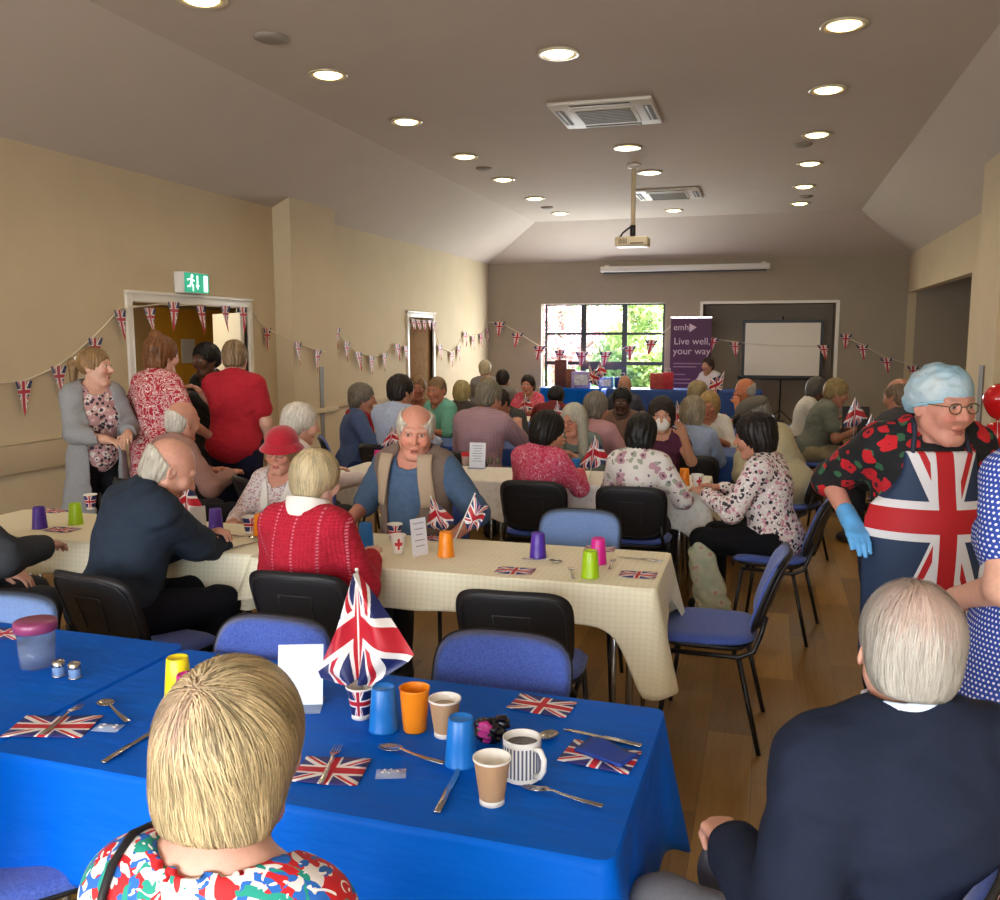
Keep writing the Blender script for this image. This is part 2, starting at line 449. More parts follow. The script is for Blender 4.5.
def ik(S,T,a,b,pole):
    v=T-S; D=np.linalg.norm(v); D2=min(D,(a+b)*.985); v/=D; T=S+v*D2
    x=(a*a-b*b+D2*D2)/(2*D2); hgt=math.sqrt(max(a*a-x*x,1e-6))
    p=pole-v*(pole@v); p/=np.linalg.norm(p); return S+v*x+p*hgt,T
LAP={}
def person(px,py,Y=None,z=None,face=0,sit=True,lean=6,side=0,g=1.0,sw=1.0,belly=1.0,fem=False,head=(0,0,0),L='table',R='table',
           skin='#c08a70',hair=('short','#8a8580'),top=None,bottom='#23242c',shoes=True,q=0,label='',extra=None,strands=0,glasses=None,
           s=None,curl=(.35,.6),poleL=None,poleR=None,legs='std',hairtone=.16,lip='#a85a52',tw=0,neckcol=None,loc=None,group=None,hr=None,scalp=None,hs=1.0,nd=0.0,eyecol='#3a2c22',knees=None):
    g*=.93; sw*=.95; HK=HS*hs
    ln=math.radians(lean); Rt=rotm(-ln,math.radians(side),math.radians(tw))
    P0=A(0,0,.575) if sit else A(0,0,.94)
    sp=lambda x,y,zz: P0+Rt@A(x,y,zz)
    hy,hp,hr_=[math.radians(v) for v in head]
    Rh=rotm(-ln*.5-hp,hr_,hy+math.radians(tw))      # pitch>0 looks down
    Nk=sp(0,.0,.485); Hc=Nk+Rh@A(0,.028+nd*.7,.135-nd)
    topv=Hc+A(0,0,.138*hs)+Rh@A(0,-.01,0)
    if loc is None:
        w=aty(px,py,Y) if Y is not None else atz(px,py,z)
        if s is None: s=max(.86,min(1.13,w.z/topv[2]))
        fr=math.radians(face); c,sn=math.cos(fr),math.sin(fr)
        tx,ty=topv[0]*s,topv[1]*s
        loc=(w.x-(c*tx-sn*ty),w.y-(sn*tx+c*ty),0)
    s=s or 1
    # limbs
    hips={sd:P0+A(sd*.092,.0,-.02) for sd in(-1,1)}
    if sit:
        kn={sd:A(sd*.115,.42,.525) for sd in(-1,1)}; an={sd:A(sd*.11,.40,.095) for sd in(-1,1)}
        if legs=='back': an={sd:A(sd*.11,.22,.1) for sd in(-1,1)}
        if legs=='fwd': an={sd:A(sd*.1,.62,.1) for sd in(-1,1)}
        if legs=='crossed': kn[1]=A(-.02,.45,.64); an[1]=A(-.2,.62,.3)
        if knees:
            for sd in knees: kn[sd]=A(*knees[sd][0]); an[sd]=A(*knees[sd][1])
    else:
        kn={sd:A(sd*.098,.025,.50) for sd in(-1,1)}; an={sd:A(sd*.1,-.02,.09) for sd in(-1,1)}
    gg=.5+.5*g
    legp=[]
    for sd in(-1,1):
        legp+=[cone(hips[sd],kn[sd],.092*g,.064*gg,k=.05),cone(kn[sd],an[sd],.06*gg,.039,k=.04)]
    feetp={sd:[cone(an[sd],an[sd]+A(0,.015,-.045),.042,.045,k=.03),cone(an[sd]+A(0,-.02,-.05),an[sd]+A(sd*.012,.16,-.06),.042,.034,k=.03)] for sd in(-1,1)}
    tor=[ell(P0+A(0,-.01,0),(.160*g,.135*gg,.125),k=.07),ell(sp(0,.015*belly,.14),(.142*g,.118*g*belly,.16),Rt,k=.07),
         ell(sp(0,0,.31),(.150*sw*gg,.115*gg,.17),Rt,k=.07),cone(sp(-.122*sw,-.01,.422),sp(.122*sw,-.01,.422),.058,.058,k=.06),
         ell(sp(0,-.035,.33),(.132*sw,.095*gg,.15),Rt,k=.05)]
    for sd in(-1,1):
        tor.append(cone(sp(sd*.02,-.012,.50),sp(sd*.12*sw,-.012,.44),.042,.048,k=.05))
        if fem: tor.append(ell(sp(sd*.078*gg,.085*gg,.255),(.07*gg,.066*gg,.072*gg),Rt,k=.05))
    ht={-1:L,1:R}; arm={}
    for sd in(-1,1):
        S=sp(sd*.156*sw,-.01,.425); t=ht[sd]
        if isinstance(t,str):
            if t=='table': t=(sd*.13,.40,.79/s)
            elif t=='lap': t=(sd*.07,.30,.66)
            elif t=='down': t=(sd*.25,.05,.72)
            elif t=='elbow': t=(sd*.06,.3,.8/s)
            t=A(*t)
        elif t[0]=='px':
            wv=aty(t[1],t[2],t[3]); dx,dy=wv.x-loc[0],wv.y-loc[1]; fr_=math.radians(face); t=A(math.cos(fr_)*dx+math.sin(fr_)*dy,-math.sin(fr_)*dx+math.cos(fr_)*dy,wv.z)/s
        else: t=A(*t)
        pole={-1:poleL,1:poleR}[sd]; pole=A(sd*.55,-.35,-.7) if pole is None else A(*pole)
        E,W=ik(S,t,.285,.25,pole); arm[sd]=(S,E,W)
    armp=[];handp=[]
    for sd in(-1,1):
        S,E,W=arm[sd]; ag=.6+.4*g
        armp+=[cone(S,E,.054*ag,.043*ag,k=.03),cone(E,W,.042*ag,.027,k=.02)]
        cl=curl if not isinstance(curl,dict) else curl[sd]
        handp+=hand_prims(W+(W-E)/np.linalg.norm(W-E)*.005,W-E,sd,cl)
    neck=[cone(sp(0,-.005,.44),Hc+Rh@A(0,-.02,-.06),.058*(.93 if fem else 1.04),.05*(.9 if fem else 1.02),k=.018)]
    hp_=[xform(hsc(p,HK),Rh,Hc) for p in head_prims(fem)]
    body=tor+legp+sum(feetp.values(),[])+armp+neck+hp_+handp
    hh=(.022,.015,.011)[q]; fine=[(Hc,.15,(.010,.0065,.0042)[q])]
    for sd in(-1,1):
        S,E,W=arm[sd]; fine.append((W+(W-E)*.3,.115,(.011,.0075,.005)[q]))
    V,Q=surf(body,hh,fine)
    # skin tint
    sk=rgb(skin); col=np.tile(sk,(len(V),1)); q_=(V-Hc)@Rh/HK
    near=(np.abs(q_)<.2).all(1)
    def spot(c,r,cc,a=1.0):
        d=np.sqrt((((q_-np.array(c))/np.array(r))**2).sum(1)); w=np.clip((1.25-d)/.5,0,1)*a*near
        col[:]=col*(1-w[:,None])+rgb(cc)*w[:,None] if isinstance(cc,str) else col*(1-w[:,None])+np.array(cc)*w[:,None]
    for sd in(-1,1):
        spot((sd*.04,.09,-.025),(.022,.03,.02),sk*np.array((1.08,.8,.78)),.6)
    spot((0,.12,-.024),(.014,.02,.014),sk*np.array((1.06,.82,.8)),.5)
    spot((0,.095,-.066),(.024,.022,.0095),lip,.8); spot((0,.098,-.0665),(.021,.02,.0022),'#5a2a28',.7)
    hc=hair[1]
    for sd in(-1,1):
        spot((sd*.031,.093,.011),(.0145,.012,.0055),'#d8d0c6',.85); spot((sd*.031,.094,.0105),(.0062,.012,.0056),eyecol,1)
        spot((sd*.031,.092,.0185),(.017,.014,.0028),'#3c2a22',.6); spot((sd*.031,.09,.034),(.02,.02,.0042),rgb(hc)*.45+sk*.35,.6)
    V=V*s
    root=link('person',npmesh('person',V,Q,SKIN,col),None,None,loc,math.radians(face))
    tag(root,label,'person',group)
    C=dict(root=root,s=s,Hc=Hc,Rh=Rh,tor=tor,legp=legp,arm=arm,armp=armp,P0=P0,Rt=Rt,sp=sp,neck=neck,q=q,hh=hh,Nk=Nk,g=g,kn=kn,an=an,hips=hips,HK=HK)
    # hair
    hprims=[]
    if hair[0]!='none':
        hprims=[xform(hsc(p,HK),Rh,Hc) for p in hair_prims(hair[0])]
        hV,hQ=surf(hprims,(.013,.009,.006)[q])
        if len(hV):
            lq=(hV-Hc)@Rh; ph=np.arctan2(lq[:,0],-lq[:,1]+.001)
            am=(.003,.004,.0032)[q]; nrm=lq/np.linalg.norm(lq,axis=1)[:,None]
            dv=am*(np.sin(ph*23+hn(lq,30,1)*3)+hn(lq,90,2))
            hV=hV+(nrm@Rh.T)*dv[:,None]
            b=rgb(hc); tn=np.clip(1+hairtone*1.5*(hn(lq,45,3)*.8+.7*np.sin(ph*31+hn(lq,25,5)*4)),.4,1.8)
            def scal(P,c):
                if not scalp: return c
                cc,rad,colr=scalp; d=np.sqrt(((((P-Hc)@Rh/HK-np.array(cc))/np.array(rad))**2).sum(1)); w=np.clip(1.2-d,0,1)[:,None]*.85
                return c*(1-w)+rgb(colr)[None]*w
            ho=link('hair',npmesh('hair',hV*s,hQ,HAIR,scal(hV,np.clip(b[None]*tn[:,None],0,1))),None,root)
            if strands:
                N=strands; I=np.random.choice(len(hV),N)
                Pn=hV[I].copy(); cr=Hc+Rh@A(0,-.045,.12) if hr is None else Hc+Rh@A(*hr)
                P00=Pn.copy(); off=np.random.rand(N)*.007+.0015; seedo=np.random.rand(N,3)*6
                nst=9; st=.011 if hair[0]!='long' else .02; pts=[];nr=[]
                for k in range(nst):
                    e=.002; f0=ev(hprims,Pn); gr=np.stack([ev(hprims,Pn+np.eye(3)[i]*e)-f0 for i in range(3)],1)/e
                    gr/=np.maximum(np.linalg.norm(gr,axis=1),1e-6)[:,None]
                    Pn=Pn-gr*(f0-off)[:,None]*.8
                    pts.append(Pn.copy()); nr.append(gr)
                    d=Pn-cr; d/=np.maximum(np.linalg.norm(d,axis=1),1e-3)[:,None]
                    d=d*.8+A(0,0,-.75)[None]+.35*np.stack([np.sin(Pn@A(40,25,30)+seedo[:,0]),np.sin(Pn@A(20,45,33)+1),np.sin(Pn@A(35,28,40)+2)],1)*(.5 if hair[0]!='puffy' else .8)+np.random.randn(N,3)*.05
                    d-=gr*(d*gr).sum(1)[:,None]; d/=np.maximum(np.linalg.norm(d,axis=1),1e-3)[:,None]
                    Pn=Pn+d*st
                pts=np.array(pts);nr=np.array(nr); wd=(np.random.rand(N)*.0006+.0005)
                tv=np.gradient(pts,axis=0); bn=np.cross(tv,nr); bn/=np.maximum(np.linalg.norm(bn,axis=2),1e-6)[:,:,None]
                tp=np.linspace(1,.25,nst)[:,None,None]
                Lp=pts-bn*wd[None,:,None]*tp; Rp=pts+bn*wd[None,:,None]*tp
                VV=np.stack([Lp,Rp],2).transpose(1,0,2,3).reshape(-1,3)  # strand,step,2
                base=(np.arange(N)*nst*2)[:,None]+ (np.arange(nst-1)*2)[None]
                base=base.ravel(); QQ=np.stack([base,base+1,base+3,base+2],1)
                tn=np.clip(1+np.random.randn(N)*hairtone*.7+hn(P00,70,5)*hairtone*2.2,.45,1.6); c0=np.repeat(scal(P00,b[None]*tn[:,None]),nst*2,axis=0)
                link('strand',npmesh('strand',VV*s,QQ,STRAND,np.clip(c0,0,1)),None,ho); ho.children[0].name='hair_strands'
    if bottom: trousers(C,bottom)
    if shoes:
        for sd in(-1,1):
            pr=[infl(p,.008) for p in feetp[sd]]+[half((0,0,-1),-.006,.004)]
            v,qq=surf(pr,.014); link('shoe',npmesh('shoe',v*s,qq,SHOE),None,root)
    if top: top(C)
    if glasses: add_glasses(C,glasses)
    if extra: extra(C)
    return C
def part(C,name,prims,m,h=None,disp=None,fine=(),sm=1,parent=None):
    V,Q=surf(prims,h or C['hh']*.9,fine,disp)
    if not len(V): return None
    if sm: V=smoothv(V,Q,sm)
    return link(name,npmesh(name,V*C['s'],Q,m),None,parent or C['root'])
def wrinkle(amp,f=38,seed=0):
    r=np.random.RandomState(seed); ks=[r.randn(3)*f*np.array((.8,.8,1.25)) for _ in range(6)]; ph=r.rand(6)*6
    def d(x,y,z):
        o=0
        w=.25*np.sin(x*17+z*11+ph[0])+.25*np.sin(y*19-z*13+ph[1])
        for k,p in zip(ks,ph): o=o+np.sin(x*k[0]+y*k[1]+z*k[2]+p+w*3)
        return amp*(np.abs(o)/3-.45)
    return d
def trousers(C,c,name='trousers',o=.012):
    m=c if not isinstance(c,str) else mat('cloth_'+c,c,.85,var=.12,scale=60,bump=.15)
    pr=[infl(p,o,.05) for p in C['legp']]+[infl(C['tor'][0],o*.8)]
    for sd in(-1,1): pr.append(half((0,0,-1),-.05,.0))
    return part(C,name,pr,m,disp=wrinkle(.004,30,3) if C['q'] else None)
def collar(C,m,o=.016,h=(.45,.525),front=True,name='collar',th=.013,parent=None):
    a=C['sp'](0,-.01,h[0]); b=C['sp'](0,.004,h[1]); ax=(b-a)/np.linalg.norm(b-a)
    base=.058
    pr=[cone(a-ax*.03,b+ax*.03,base+o+.012,base+o-.004,k=0),cone(a-ax*.05,b+ax*.05,base+o+.012-th,base+o-.004-th,k=0,op='-'),
        half(ax,float(ax@b)),half(-ax,-float(ax@a))]
    return part(C,name,pr,m,h=.0048,sm=1,parent=parent)
def shirt(m,sleeve='long',o=.014,hem=-.07,neck=.075,vneck=0,name='shirt',amp=.005,loose=.006,skirt=None,open_=0,zc=None,coll=None,collo=.018,nb=.44,f=38,cuff=None,seed=1):
    def fn(C):
        sp=C['sp']
        pr=[infl(p,o+(.014 if i==0 else 0)) for i,p in enumerate(C['tor'])]
        fr={'none':0,'cap':.3,'short':.62,'elbow':.98,'three':1.5,'long':1.93}[sleeve]
        for sd in(-1,1):
            S,E,W=C['arm'][sd]; ag=.6+.4*C['g']
            r0=.054*ag+o+loose; r1=.043*ag+o+loose*1.4; r2=.029+o+loose*.8
            if fr>0:
                t=min(fr,1); pr.append(cone(S,S+(E-S)*t,r0,r0+(r1-r0)*t,k=.04))
            if fr>1:
                t=fr-1; pr.append(cone(E,E+(W-E)*t,r1,r1+(r2-r1)*t,k=.035))
        if skirt:
            P0=C['P0']
            if C['root'].get('_sit'): pass
            pr.append(cone(P0+A(0,0,.02),P0+A(0,0,-skirt[0]),.15*C['g'],skirt[1],k=.06))
            for sd in(-1,1): pr.append(cone(P0+A(sd*.06,0,0),P0+A(sd*skirt[1]*.55,0,-skirt[0]),.13,skirt[1]*.72,k=.06))
        pr.append(cone(sp(0,.012,nb),C['Hc']+C['Rh']@A(0,0,-.02),neck,neck+.012,k=.012,op='-'))
        if vneck: pr.append(cone(sp(0,.15,.47),sp(0,.15,.47-vneck),.06,.012,k=.01,op='-'))
        if sleeve in('none','cap'):
            pass
        if open_:
            pr.append(cone(sp(0,.05+open_*.6,-.62),sp(0,.05+open_*.6,.5),open_*1.02,open_*.98,k=.01,op='-')); pr.append(cone(sp(0,.2+open_,-.62),sp(0,.2+open_,.5),open_*1.3,open_*1.2,k=.01,op='-'))
        if skirt: pr.append(half((0,0,-1),-(C['P0'][2]-skirt[0])))
        else: pr.append(half((0,0,-1),-(C['P0'][2]+hem)))
        mm=m if not isinstance(m,str) else mat('cloth_'+m,m,.85,var=.1,scale=70,bump=.15)
        ob=part(C,name,pr,mm,disp=wrinkle(amp,f,seed) if amp and C['q']>=1 else None)
        if coll: collar(C,coll if not isinstance(coll,str) else mat('cloth_'+coll,coll,.8),o=collo)
        if cuff:
            for sd in(-1,1):
                S,E,W=C['arm'][sd]; d=(W-E)
                part(C,'cuff',[cone(E+d*.9,E+d*.99,.034+o,.034+o,k=0)],cuff,h=.008)
        return ob
    return fn
def many(*fs):
    def fn(C):
        for f in fs: f(C)
    return fn
def add_glasses(C,c):
    mb=MB(); s=C['s']; tr=lambda p: (C['Hc']+C['Rh']@A(*p)*C['HK'])*s
    for sd in(-1,1):
        mb.tube([tr((sd*.032+.022*math.cos(a),.098+.004*abs(math.sin(a)),.008+.017*math.sin(a))) for a in np.linspace(0,2*PI,15)],.0022*s,6,cap=False)
        mb.tube([tr((sd*.053,.097,.014)),tr((sd*.078,.06,.014)),tr((sd*.082,-.005,.012))],.002*s,6)
    mb.tube([tr((-.011,.1,.012)),tr((0,.104,.015)),tr((.011,.1,.012))],.002*s,6)
    return mb.build('glasses',mat('glasses_'+c,c,.3),C['root'])
def hcone(C,a,b,ra,rb,k=.0,op='+'): return xform(hsc(cone(a,b,ra,rb,k,op),C['HK']),C['Rh'],C['Hc'])
def hell(C,c,r,k=.02,op='+'): return xform(hsc(ell(c,r,None,k,op),C['HK']),C['Rh'],C['Hc'])
# ------------------------------------------------------------------ the room
XL,XR,YF,YB=-5.40,2.363,17.5,-3.2
ZE,ZC,YS,XA,XB=3.165,3.80,16.3,-4.13,1.42
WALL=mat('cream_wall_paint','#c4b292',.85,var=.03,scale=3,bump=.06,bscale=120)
FARW=mat('shaded_cream_wall_paint','#9a8e7c',.85,var=.03,scale=3,bump=.06,bscale=120)  # same paint as WALL, with the backlit far wall's shade put into its colour
CEIL=mat('ceiling_paint','#bdb1a4',.9,var=.02,scale=2)
TRIM=mat('white_gloss_paint','#dcd6ca',.4)
WHITE=mat('white_plastic','#dedbd5',.45)
BLACK=mat('black_plastic','#1b1b1f',.45)
BLKM=mat('black_metal','#15151a',.35)
DARKFR=mat('dark_window_frame','#20262c',.4)
CHROME=mat('chrome','#c8c8c8',.15,metal=1)
STEEL=mat('cutlery_steel','#b5b2ae',.22,metal=1)
def floor_mat():
    t=NT('oak_strip_flooring'); co=t.co('Object'); x=t.xyz(co)
    # strips run along Y, 0.19 wide, boards 1.5 long with staggered ends
    cx=t.math('DIVIDE',x[0],.19); ix=t.math('FLOOR',cx); fx=t.math('FRACT',cx)
    sh=t.math('MULTIPLY',t.math('FRACT',t.math('MULTIPLY',ix,.377)),1.0)
    cy=t.math('ADD',t.math('DIVIDE',x[1],1.15),sh); iy=t.math('FLOOR',cy); fy=t.math('FRACT',cy)
    cb=t.n('ShaderNodeCombineXYZ'); t.l(ix,cb.inputs[0]); t.l(iy,cb.inputs[1])
    wn=t.n('ShaderNodeTexWhiteNoise',noise_dimensions='2D'); t.l(cb.outputs[0],wn.inputs['Vector'])
    gr=t.noise(t.co('Object',scale=(42,2.6,1)),1,5,.62,1.2)
    big=t.noise(co,1.3,2)
    f=t.math('ADD',t.math('MULTIPLY',wn.outputs['Value'],.42),t.math('ADD',t.math('MULTIPLY',gr,.4),t.math('MULTIPLY',big,.2)))
    c=t.ramp(f,[(.2,'#5c4018'),(.5,'#88632a'),(.85,'#a88040')])
    gap=t.math('MAXIMUM',t.math('LESS_THAN',fx,.012),t.math('LESS_THAN',fy,.0022))
    t.base(t.mix(t.math('MULTIPLY',gap,.6),c,'#2c1c0c'))
    t.set(Roughness=.42); t.bump(t.math('SUBTRACT',t.math('MULTIPLY',gr,.25),gap),.12,.003); return t.mat
struct('floor',MB().bx(XL-.12,7.2,YB-.2,YF+1.0,-.1,0),floor_mat())
# exterior ground and light
t=NT('lawn'); t.base(t.ramp(t.noise(t.co('Object'),2,5),[(.3,'#3f6a24'),(.7,'#79a040')])); t.set(Roughness=.9)
struct('ground_outside',MB().bx(-30,30,YF+1.05,60,-.35,-.15),t.mat)
# ceiling: flat middle, sloped sides, far hip
m=MB()
m.add([(XA,YB,ZC),(XB,YB,ZC),(XB,YS,ZC),(XA,YS,ZC)],[(3,2,1,0)])
m.add([(XL,YB,ZE),(XA,YB,ZC),(XA,YS,ZC),(XL,YF,ZE)],[(3,2,1,0)])
m.add([(XR,YB,ZE),(XB,YB,ZC),(XB,YS,ZC),(XR,YF,ZE)],[(0,1,2,3)])
m.add([(XL,YF,ZE),(XA,YS,ZC),(XB,YS,ZC),(XR,YF,ZE)],[(3,2,1,0)])
struct('ceiling',m,CEIL)
struct('roof_slab',MB().bx(XL-.35,7.3,YB-.3,YF+.35,4.0,4.2),CEIL)
def wallx(name,x0,x1,y0,y1,zt,holes,mt):
    """wall slab between x0..x1 running along Y with rectangular openings (ya,yb,za,zb)"""
    m=MB(); ys=sorted(holes); c=y0
    for ya,yb,za,zb in ys:
        m.bx(x0,x1,c,ya,0,zt)
        if za>0: m.bx(x0,x1,ya,yb,0,za)
        m.bx(x0,x1,ya,yb,zb,zt); c=yb
    m.bx(x0,x1,c,y1,0,zt); return struct(name,m,mt)
def wally(name,y0,y1,x0,x1,zt,holes,mt):
    m=MB(); c=x0
    for xa,xb,za,zb in sorted(holes):
        m.bx(c,xa,y0,y1,0,zt)
        if za>0: m.bx(xa,xb,y0,y1,0,za)
        m.bx(xa,xb,y0,y1,zb,zt); c=xb
    m.bx(c,x1,y0,y1,0,zt); return struct(name,m,mt)
D1=(6.80,8.66,0,2.03); D2=(13.25,14.32,0,2.03)
wallx('wall_left',XL-.12,XL,YB,YF,ZE,[D1,D2],WALL)
AX0,AX1,AZ=-1.18,1.19,2.34
WX0,WX1,WZ0,WZ1=aty(541,340,17.5).x,aty(664.5,340,17.5).x,.74,2.37
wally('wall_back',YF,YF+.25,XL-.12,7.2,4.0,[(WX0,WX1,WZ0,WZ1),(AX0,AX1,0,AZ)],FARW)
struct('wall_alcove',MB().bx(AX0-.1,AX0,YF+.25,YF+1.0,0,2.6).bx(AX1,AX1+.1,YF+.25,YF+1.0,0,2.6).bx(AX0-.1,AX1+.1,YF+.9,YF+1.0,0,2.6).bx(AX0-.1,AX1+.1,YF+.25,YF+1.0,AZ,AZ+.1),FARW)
wallx('wall_right',XR,XR+.14,YB,YF,ZE,[(12.28,YF-.001,0,2.50)],WALL)
struct('pillar_right',MB().bx(2.0,XR,9.2,10.13,0,3.42),WALL)
struct('pillar_left',MB().bx(XL,XL+.22,9.25,10.35,0,3.28),WALL)
# side area seen through the right-hand opening, with an unseen window added in the outer wall for daylight
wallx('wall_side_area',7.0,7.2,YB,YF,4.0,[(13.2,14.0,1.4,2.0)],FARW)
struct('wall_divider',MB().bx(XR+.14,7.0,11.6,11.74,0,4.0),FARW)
struct('ceiling_side_area',MB().bx(XR+.14,7.0,11.74,YF,2.75,2.85),CEIL)
struct('window_2',MB().bx(7.0,7.08,13.2,14.0,1.4,1.45).bx(7.0,7.08,13.2,14.0,1.95,2.0).bx(7.0,7.08,13.2,13.25,1.4,2.0).bx(7.0,7.08,13.95,14.0,1.4,2.0).bx(7.0,7.08,13.57,13.63,1.4,2.0),DARKFR)
# wall behind the camera with two big windows
BW=[(-4.9,-1.9,.85,2.75),(-1.3,1.7,.85,2.75)]
wally('wall_front',YB-.2,YB,XL-.12,7.2,4.0,BW,WALL)
for i,(xa,xb,za,zb) in enumerate(BW):
    m=MB()
    for x in (xa,(xa+xb)/2,xb-.05): m.bx(x,x+.05,YB-.12,YB-.06,za,zb)
    m.bx(xa,xb,YB-.12,YB-.06,za,za+.05).bx(xa,xb,YB-.12,YB-.06,zb-.05,zb)
    struct('window_%d'%(i+3),m,DARKFR)
# main window
GL=mat('window_glass','#ffffff',.0,trans=1.0,alpha=.12)
W=empty('window_1',(0,0,0),kind='structure')
m=MB(); yw0,yw1=YF+.12,YF+.18
wx=lambda px: aty(px,340,yw0).x
wz=lambda py: aty(600,py,yw0).z
vb=[(545.0,547),(581,586),(622,627),(662.5,668)]; hb=[(301,305.5),(332.5,335),(361.5,365),(389,394)]
for a,b in vb: m.bx(wx(a),wx(b),yw0,yw1,WZ0,WZ1)
for a,b in hb: m.bx(wx(545),WX1,yw0-.01,yw1,wz(b),wz(a))
m.bx(wx(584),wx(624),yw0-.02,yw1+.01,wz(369.5),wz(361.5))
m.build('window_frame',DARKFR,W)
for i in range(3):
    for k in range(3): MB().bx(wx(vb[i][1]),wx(vb[i+1][0]),yw0+.03,yw0+.036,wz(hb[k+1][0]),wz(hb[k][1])).build('pane',GL,W)
struct('trim_1',MB().bx(WX0-.03,WX1+.02,YF-.02,YF+.1,WZ0-.04,WZ0).bx(WX0,WX0+.012,YF-.004,YF+.1,WZ0,WZ1).bx(WX0,WX1,YF-.004,YF+.1,WZ1-.012,WZ1),TRIM)
struct('trim_2',MB().bx(AX0-.045,AX0+.01,YF-.03,YF+.05,0,AZ+.04).bx(AX1-.01,AX1+.05,YF-.03,YF+.05,0,AZ+.04).bx(AX0,AX1,YF-.03,YF+.05,AZ-.005,AZ+.045),TRIM)
# door 1 (double width, open) and the lobby behind it
def door_trim(n,D):
    y0,y1,_,zt=D; struct(n,MB().bx(XL-.13,XL+.025,y0-.08,y0,0,zt+.08).bx(XL-.13,XL+.025,y1,y1+.08,0,zt+.08).bx(XL-.13,XL+.025,y0,y1,zt,zt+.08).bx(XL,XL+.04,y0-.09,y1+.09,zt+.07,zt+.10),TRIM,bevel=.006)
door_trim('trim_3',D1); door_trim('trim_4',D2)
LOB=mat('lobby_wall','#a98a5e',.85)
struct('wall_lobby',MB().bx(-8.2,-8.0,5,16,0,2.7).bx(-8.2,XL-.12,5,5.1,0,2.7).bx(-8.2,XL-.12,12.9,13.0,0,2.7).bx(-8.2,XL-.12,15.5,15.6,0,2.7),LOB)
struct('ceiling_lobby',MB().bx(-8.2,XL-.12,5,15.6,2.6,2.7),CEIL); struct('floor_lobby',MB().bx(-8.2,XL-.12,5,15.6,-.1,0),mat('lobby_carpet','#54504a',.9))
WOODD=mat('dark_wood_door','#75501f',.8,var=.2,scale=14,spec=.1)
OAKD=mat('oak_door','#9a7236',.45,var=.15,scale=12)
def door(n,loc,rz,w,h,m_,mirror=1,glass=False):
    e=empty(n,loc,rz,kind='structure')
    MB().bx(0,w*mirror,-.022,.022,.01,h).build('door_leaf',m_,e,bevel=.004)
    MB().tube([(mirror*(w-.08),-.03,1.0),(mirror*(w-.08),-.07,1.0),(mirror*(w-.2),-.07,1.0)],.01).build('door_handle',CHROME,e)
    return e
door('door_1',(XL-.04,8.62,0),math.radians(143),.86,1.98,mat('pale_door','#c8c0ae',.5),1)
door('door_2',(XL-.10,6.84,0),math.radians(175),.86,1.98,OAKD,1)
door('door_3',(XL-.06,13.28,0),math.radians(90),1.05,2.02,WOODD,1)
nb=empty('notice_board',(-7.98,atx(194,330,-7.98).y,1.5),0,'large yellow notice board on the lobby wall seen through the open doorway','notice board')
MB().bx(0,.03,-.95,.95,-1.0,.62).build('board',mat('yellow_board','#dca02c',.7),nb); 
for y,z,w,h in((-.2,.02,.16,.17),): MB().bx(.03,.036,y-w,y+w,z-h,z+h).build('paper',WHITE,nb)
# skirting, dado trunking, corner guards
struct('baseboard_left',MB().bx(XL,XL+.02,YB,D1[0]-.08,0,.1).bx(XL,XL+.02,D1[1]+.08,D2[0]-.08,0,.1).bx(XL,XL+.02,D2[1]+.08,YF,0,.1),TRIM)
struct('baseboard_back',MB().bx(XL,AX0-.05,YF-.02,YF,0,.1).bx(AX1+.05,7,YF-.02,YF,0,.1),TRIM)
struct('trim_5',MB().bx(XL,XL+.035,YB,D1[0]-.1,.70,.93).bx(XL,XL+.04,YB,D1[0]-.1,.915,.935),WALL,bevel=.006)
struct('trim_6',MB().bx(XL,XL+.03,10.4,D2[0]-.1,.80,.86).bx(XL+.22,XL+.25,9.3,10.3,.80,.86),WALL,bevel=.005)
GUARD=mat('grey_corner_guard','#6d6558',.6)
struct('trim_7',MB().bx(XL+.205,XL+.225,9.86,9.96,.1,1.36),GUARD); struct('trim_8',MB().bx(XL,XL+.015,10.36,10.42,.1,1.36),GUARD)
struct('trim_9',MB().bx(1.985,2.0,9.55,9.72,.1,1.45),GUARD)
# ceiling fittings
LENS=NT('lamp_lens'); LENS.base('#fff2d2'); LENS.b.inputs['Emission Color'].default_value=lin('#ffdf9e'); LENS.b.inputs['Emission Strength'].default_value=7; LENS=LENS.mat
BRASS=mat('lamp_bezel','#cfc4a8',.35,metal=.3)
def downlight(x,y,lab):
    e=empty('ceiling_light',(x,y,ZC),0,lab,'ceiling light','recessed downlights')
    MB().lathe([(.105,0),(.155,-.002),(.158,-.012),(.15,-.018),(.115,-.014),(.105,0)],n=32,cap=False).build('bezel',BRASS,e)
    MB().lathe([(.001,-.034),(.05,-.031),(.09,-.022),(.112,-.006)],n=32,cap=False).build('lens',LENS,e)
    l=bpy.data.lights.new('downlight_lamp','SPOT'); l.energy=20; l.spot_size=math.radians(150); l.spot_blend=.6; l.shadow_soft_size=.1; l.color=(1,.84,.62)
    o=bpy.data.objects.new('downlight_lamp',l); COL.objects.link(o); o.parent=e; o.location=(0,0,-.09)
yl=[5.108,6.799,8.438,10.211,11.814,13.523,15.243]; nm=['nearest','second','third','fourth','fifth','sixth','farthest']
for i,y in enumerate(yl): downlight(-3.43,y,'glowing round downlight in the left-hand ceiling row, %s from the camera'%nm[i])
for i,(x,y) in enumerate(((-1.55,6.79),(-1.55,10.25),(-1.5,11.84),(-1.55,15.42))): downlight(x,y,'glowing round downlight in the middle ceiling row, %s'%('nearest, before the air conditioner','just behind the near air conditioner','beside the top of the projector pole','farthest, beyond the far air conditioner')[i])
yr=[5.05,6.729,8.386,10.164,11.785,13.523,15.189]
for i,y in enumerate(yr[1:]): downlight(.421,y,'glowing round downlight in the right-hand ceiling row, %s from the camera'%['nearest','second','third','fourth','fifth','farthest'][i])
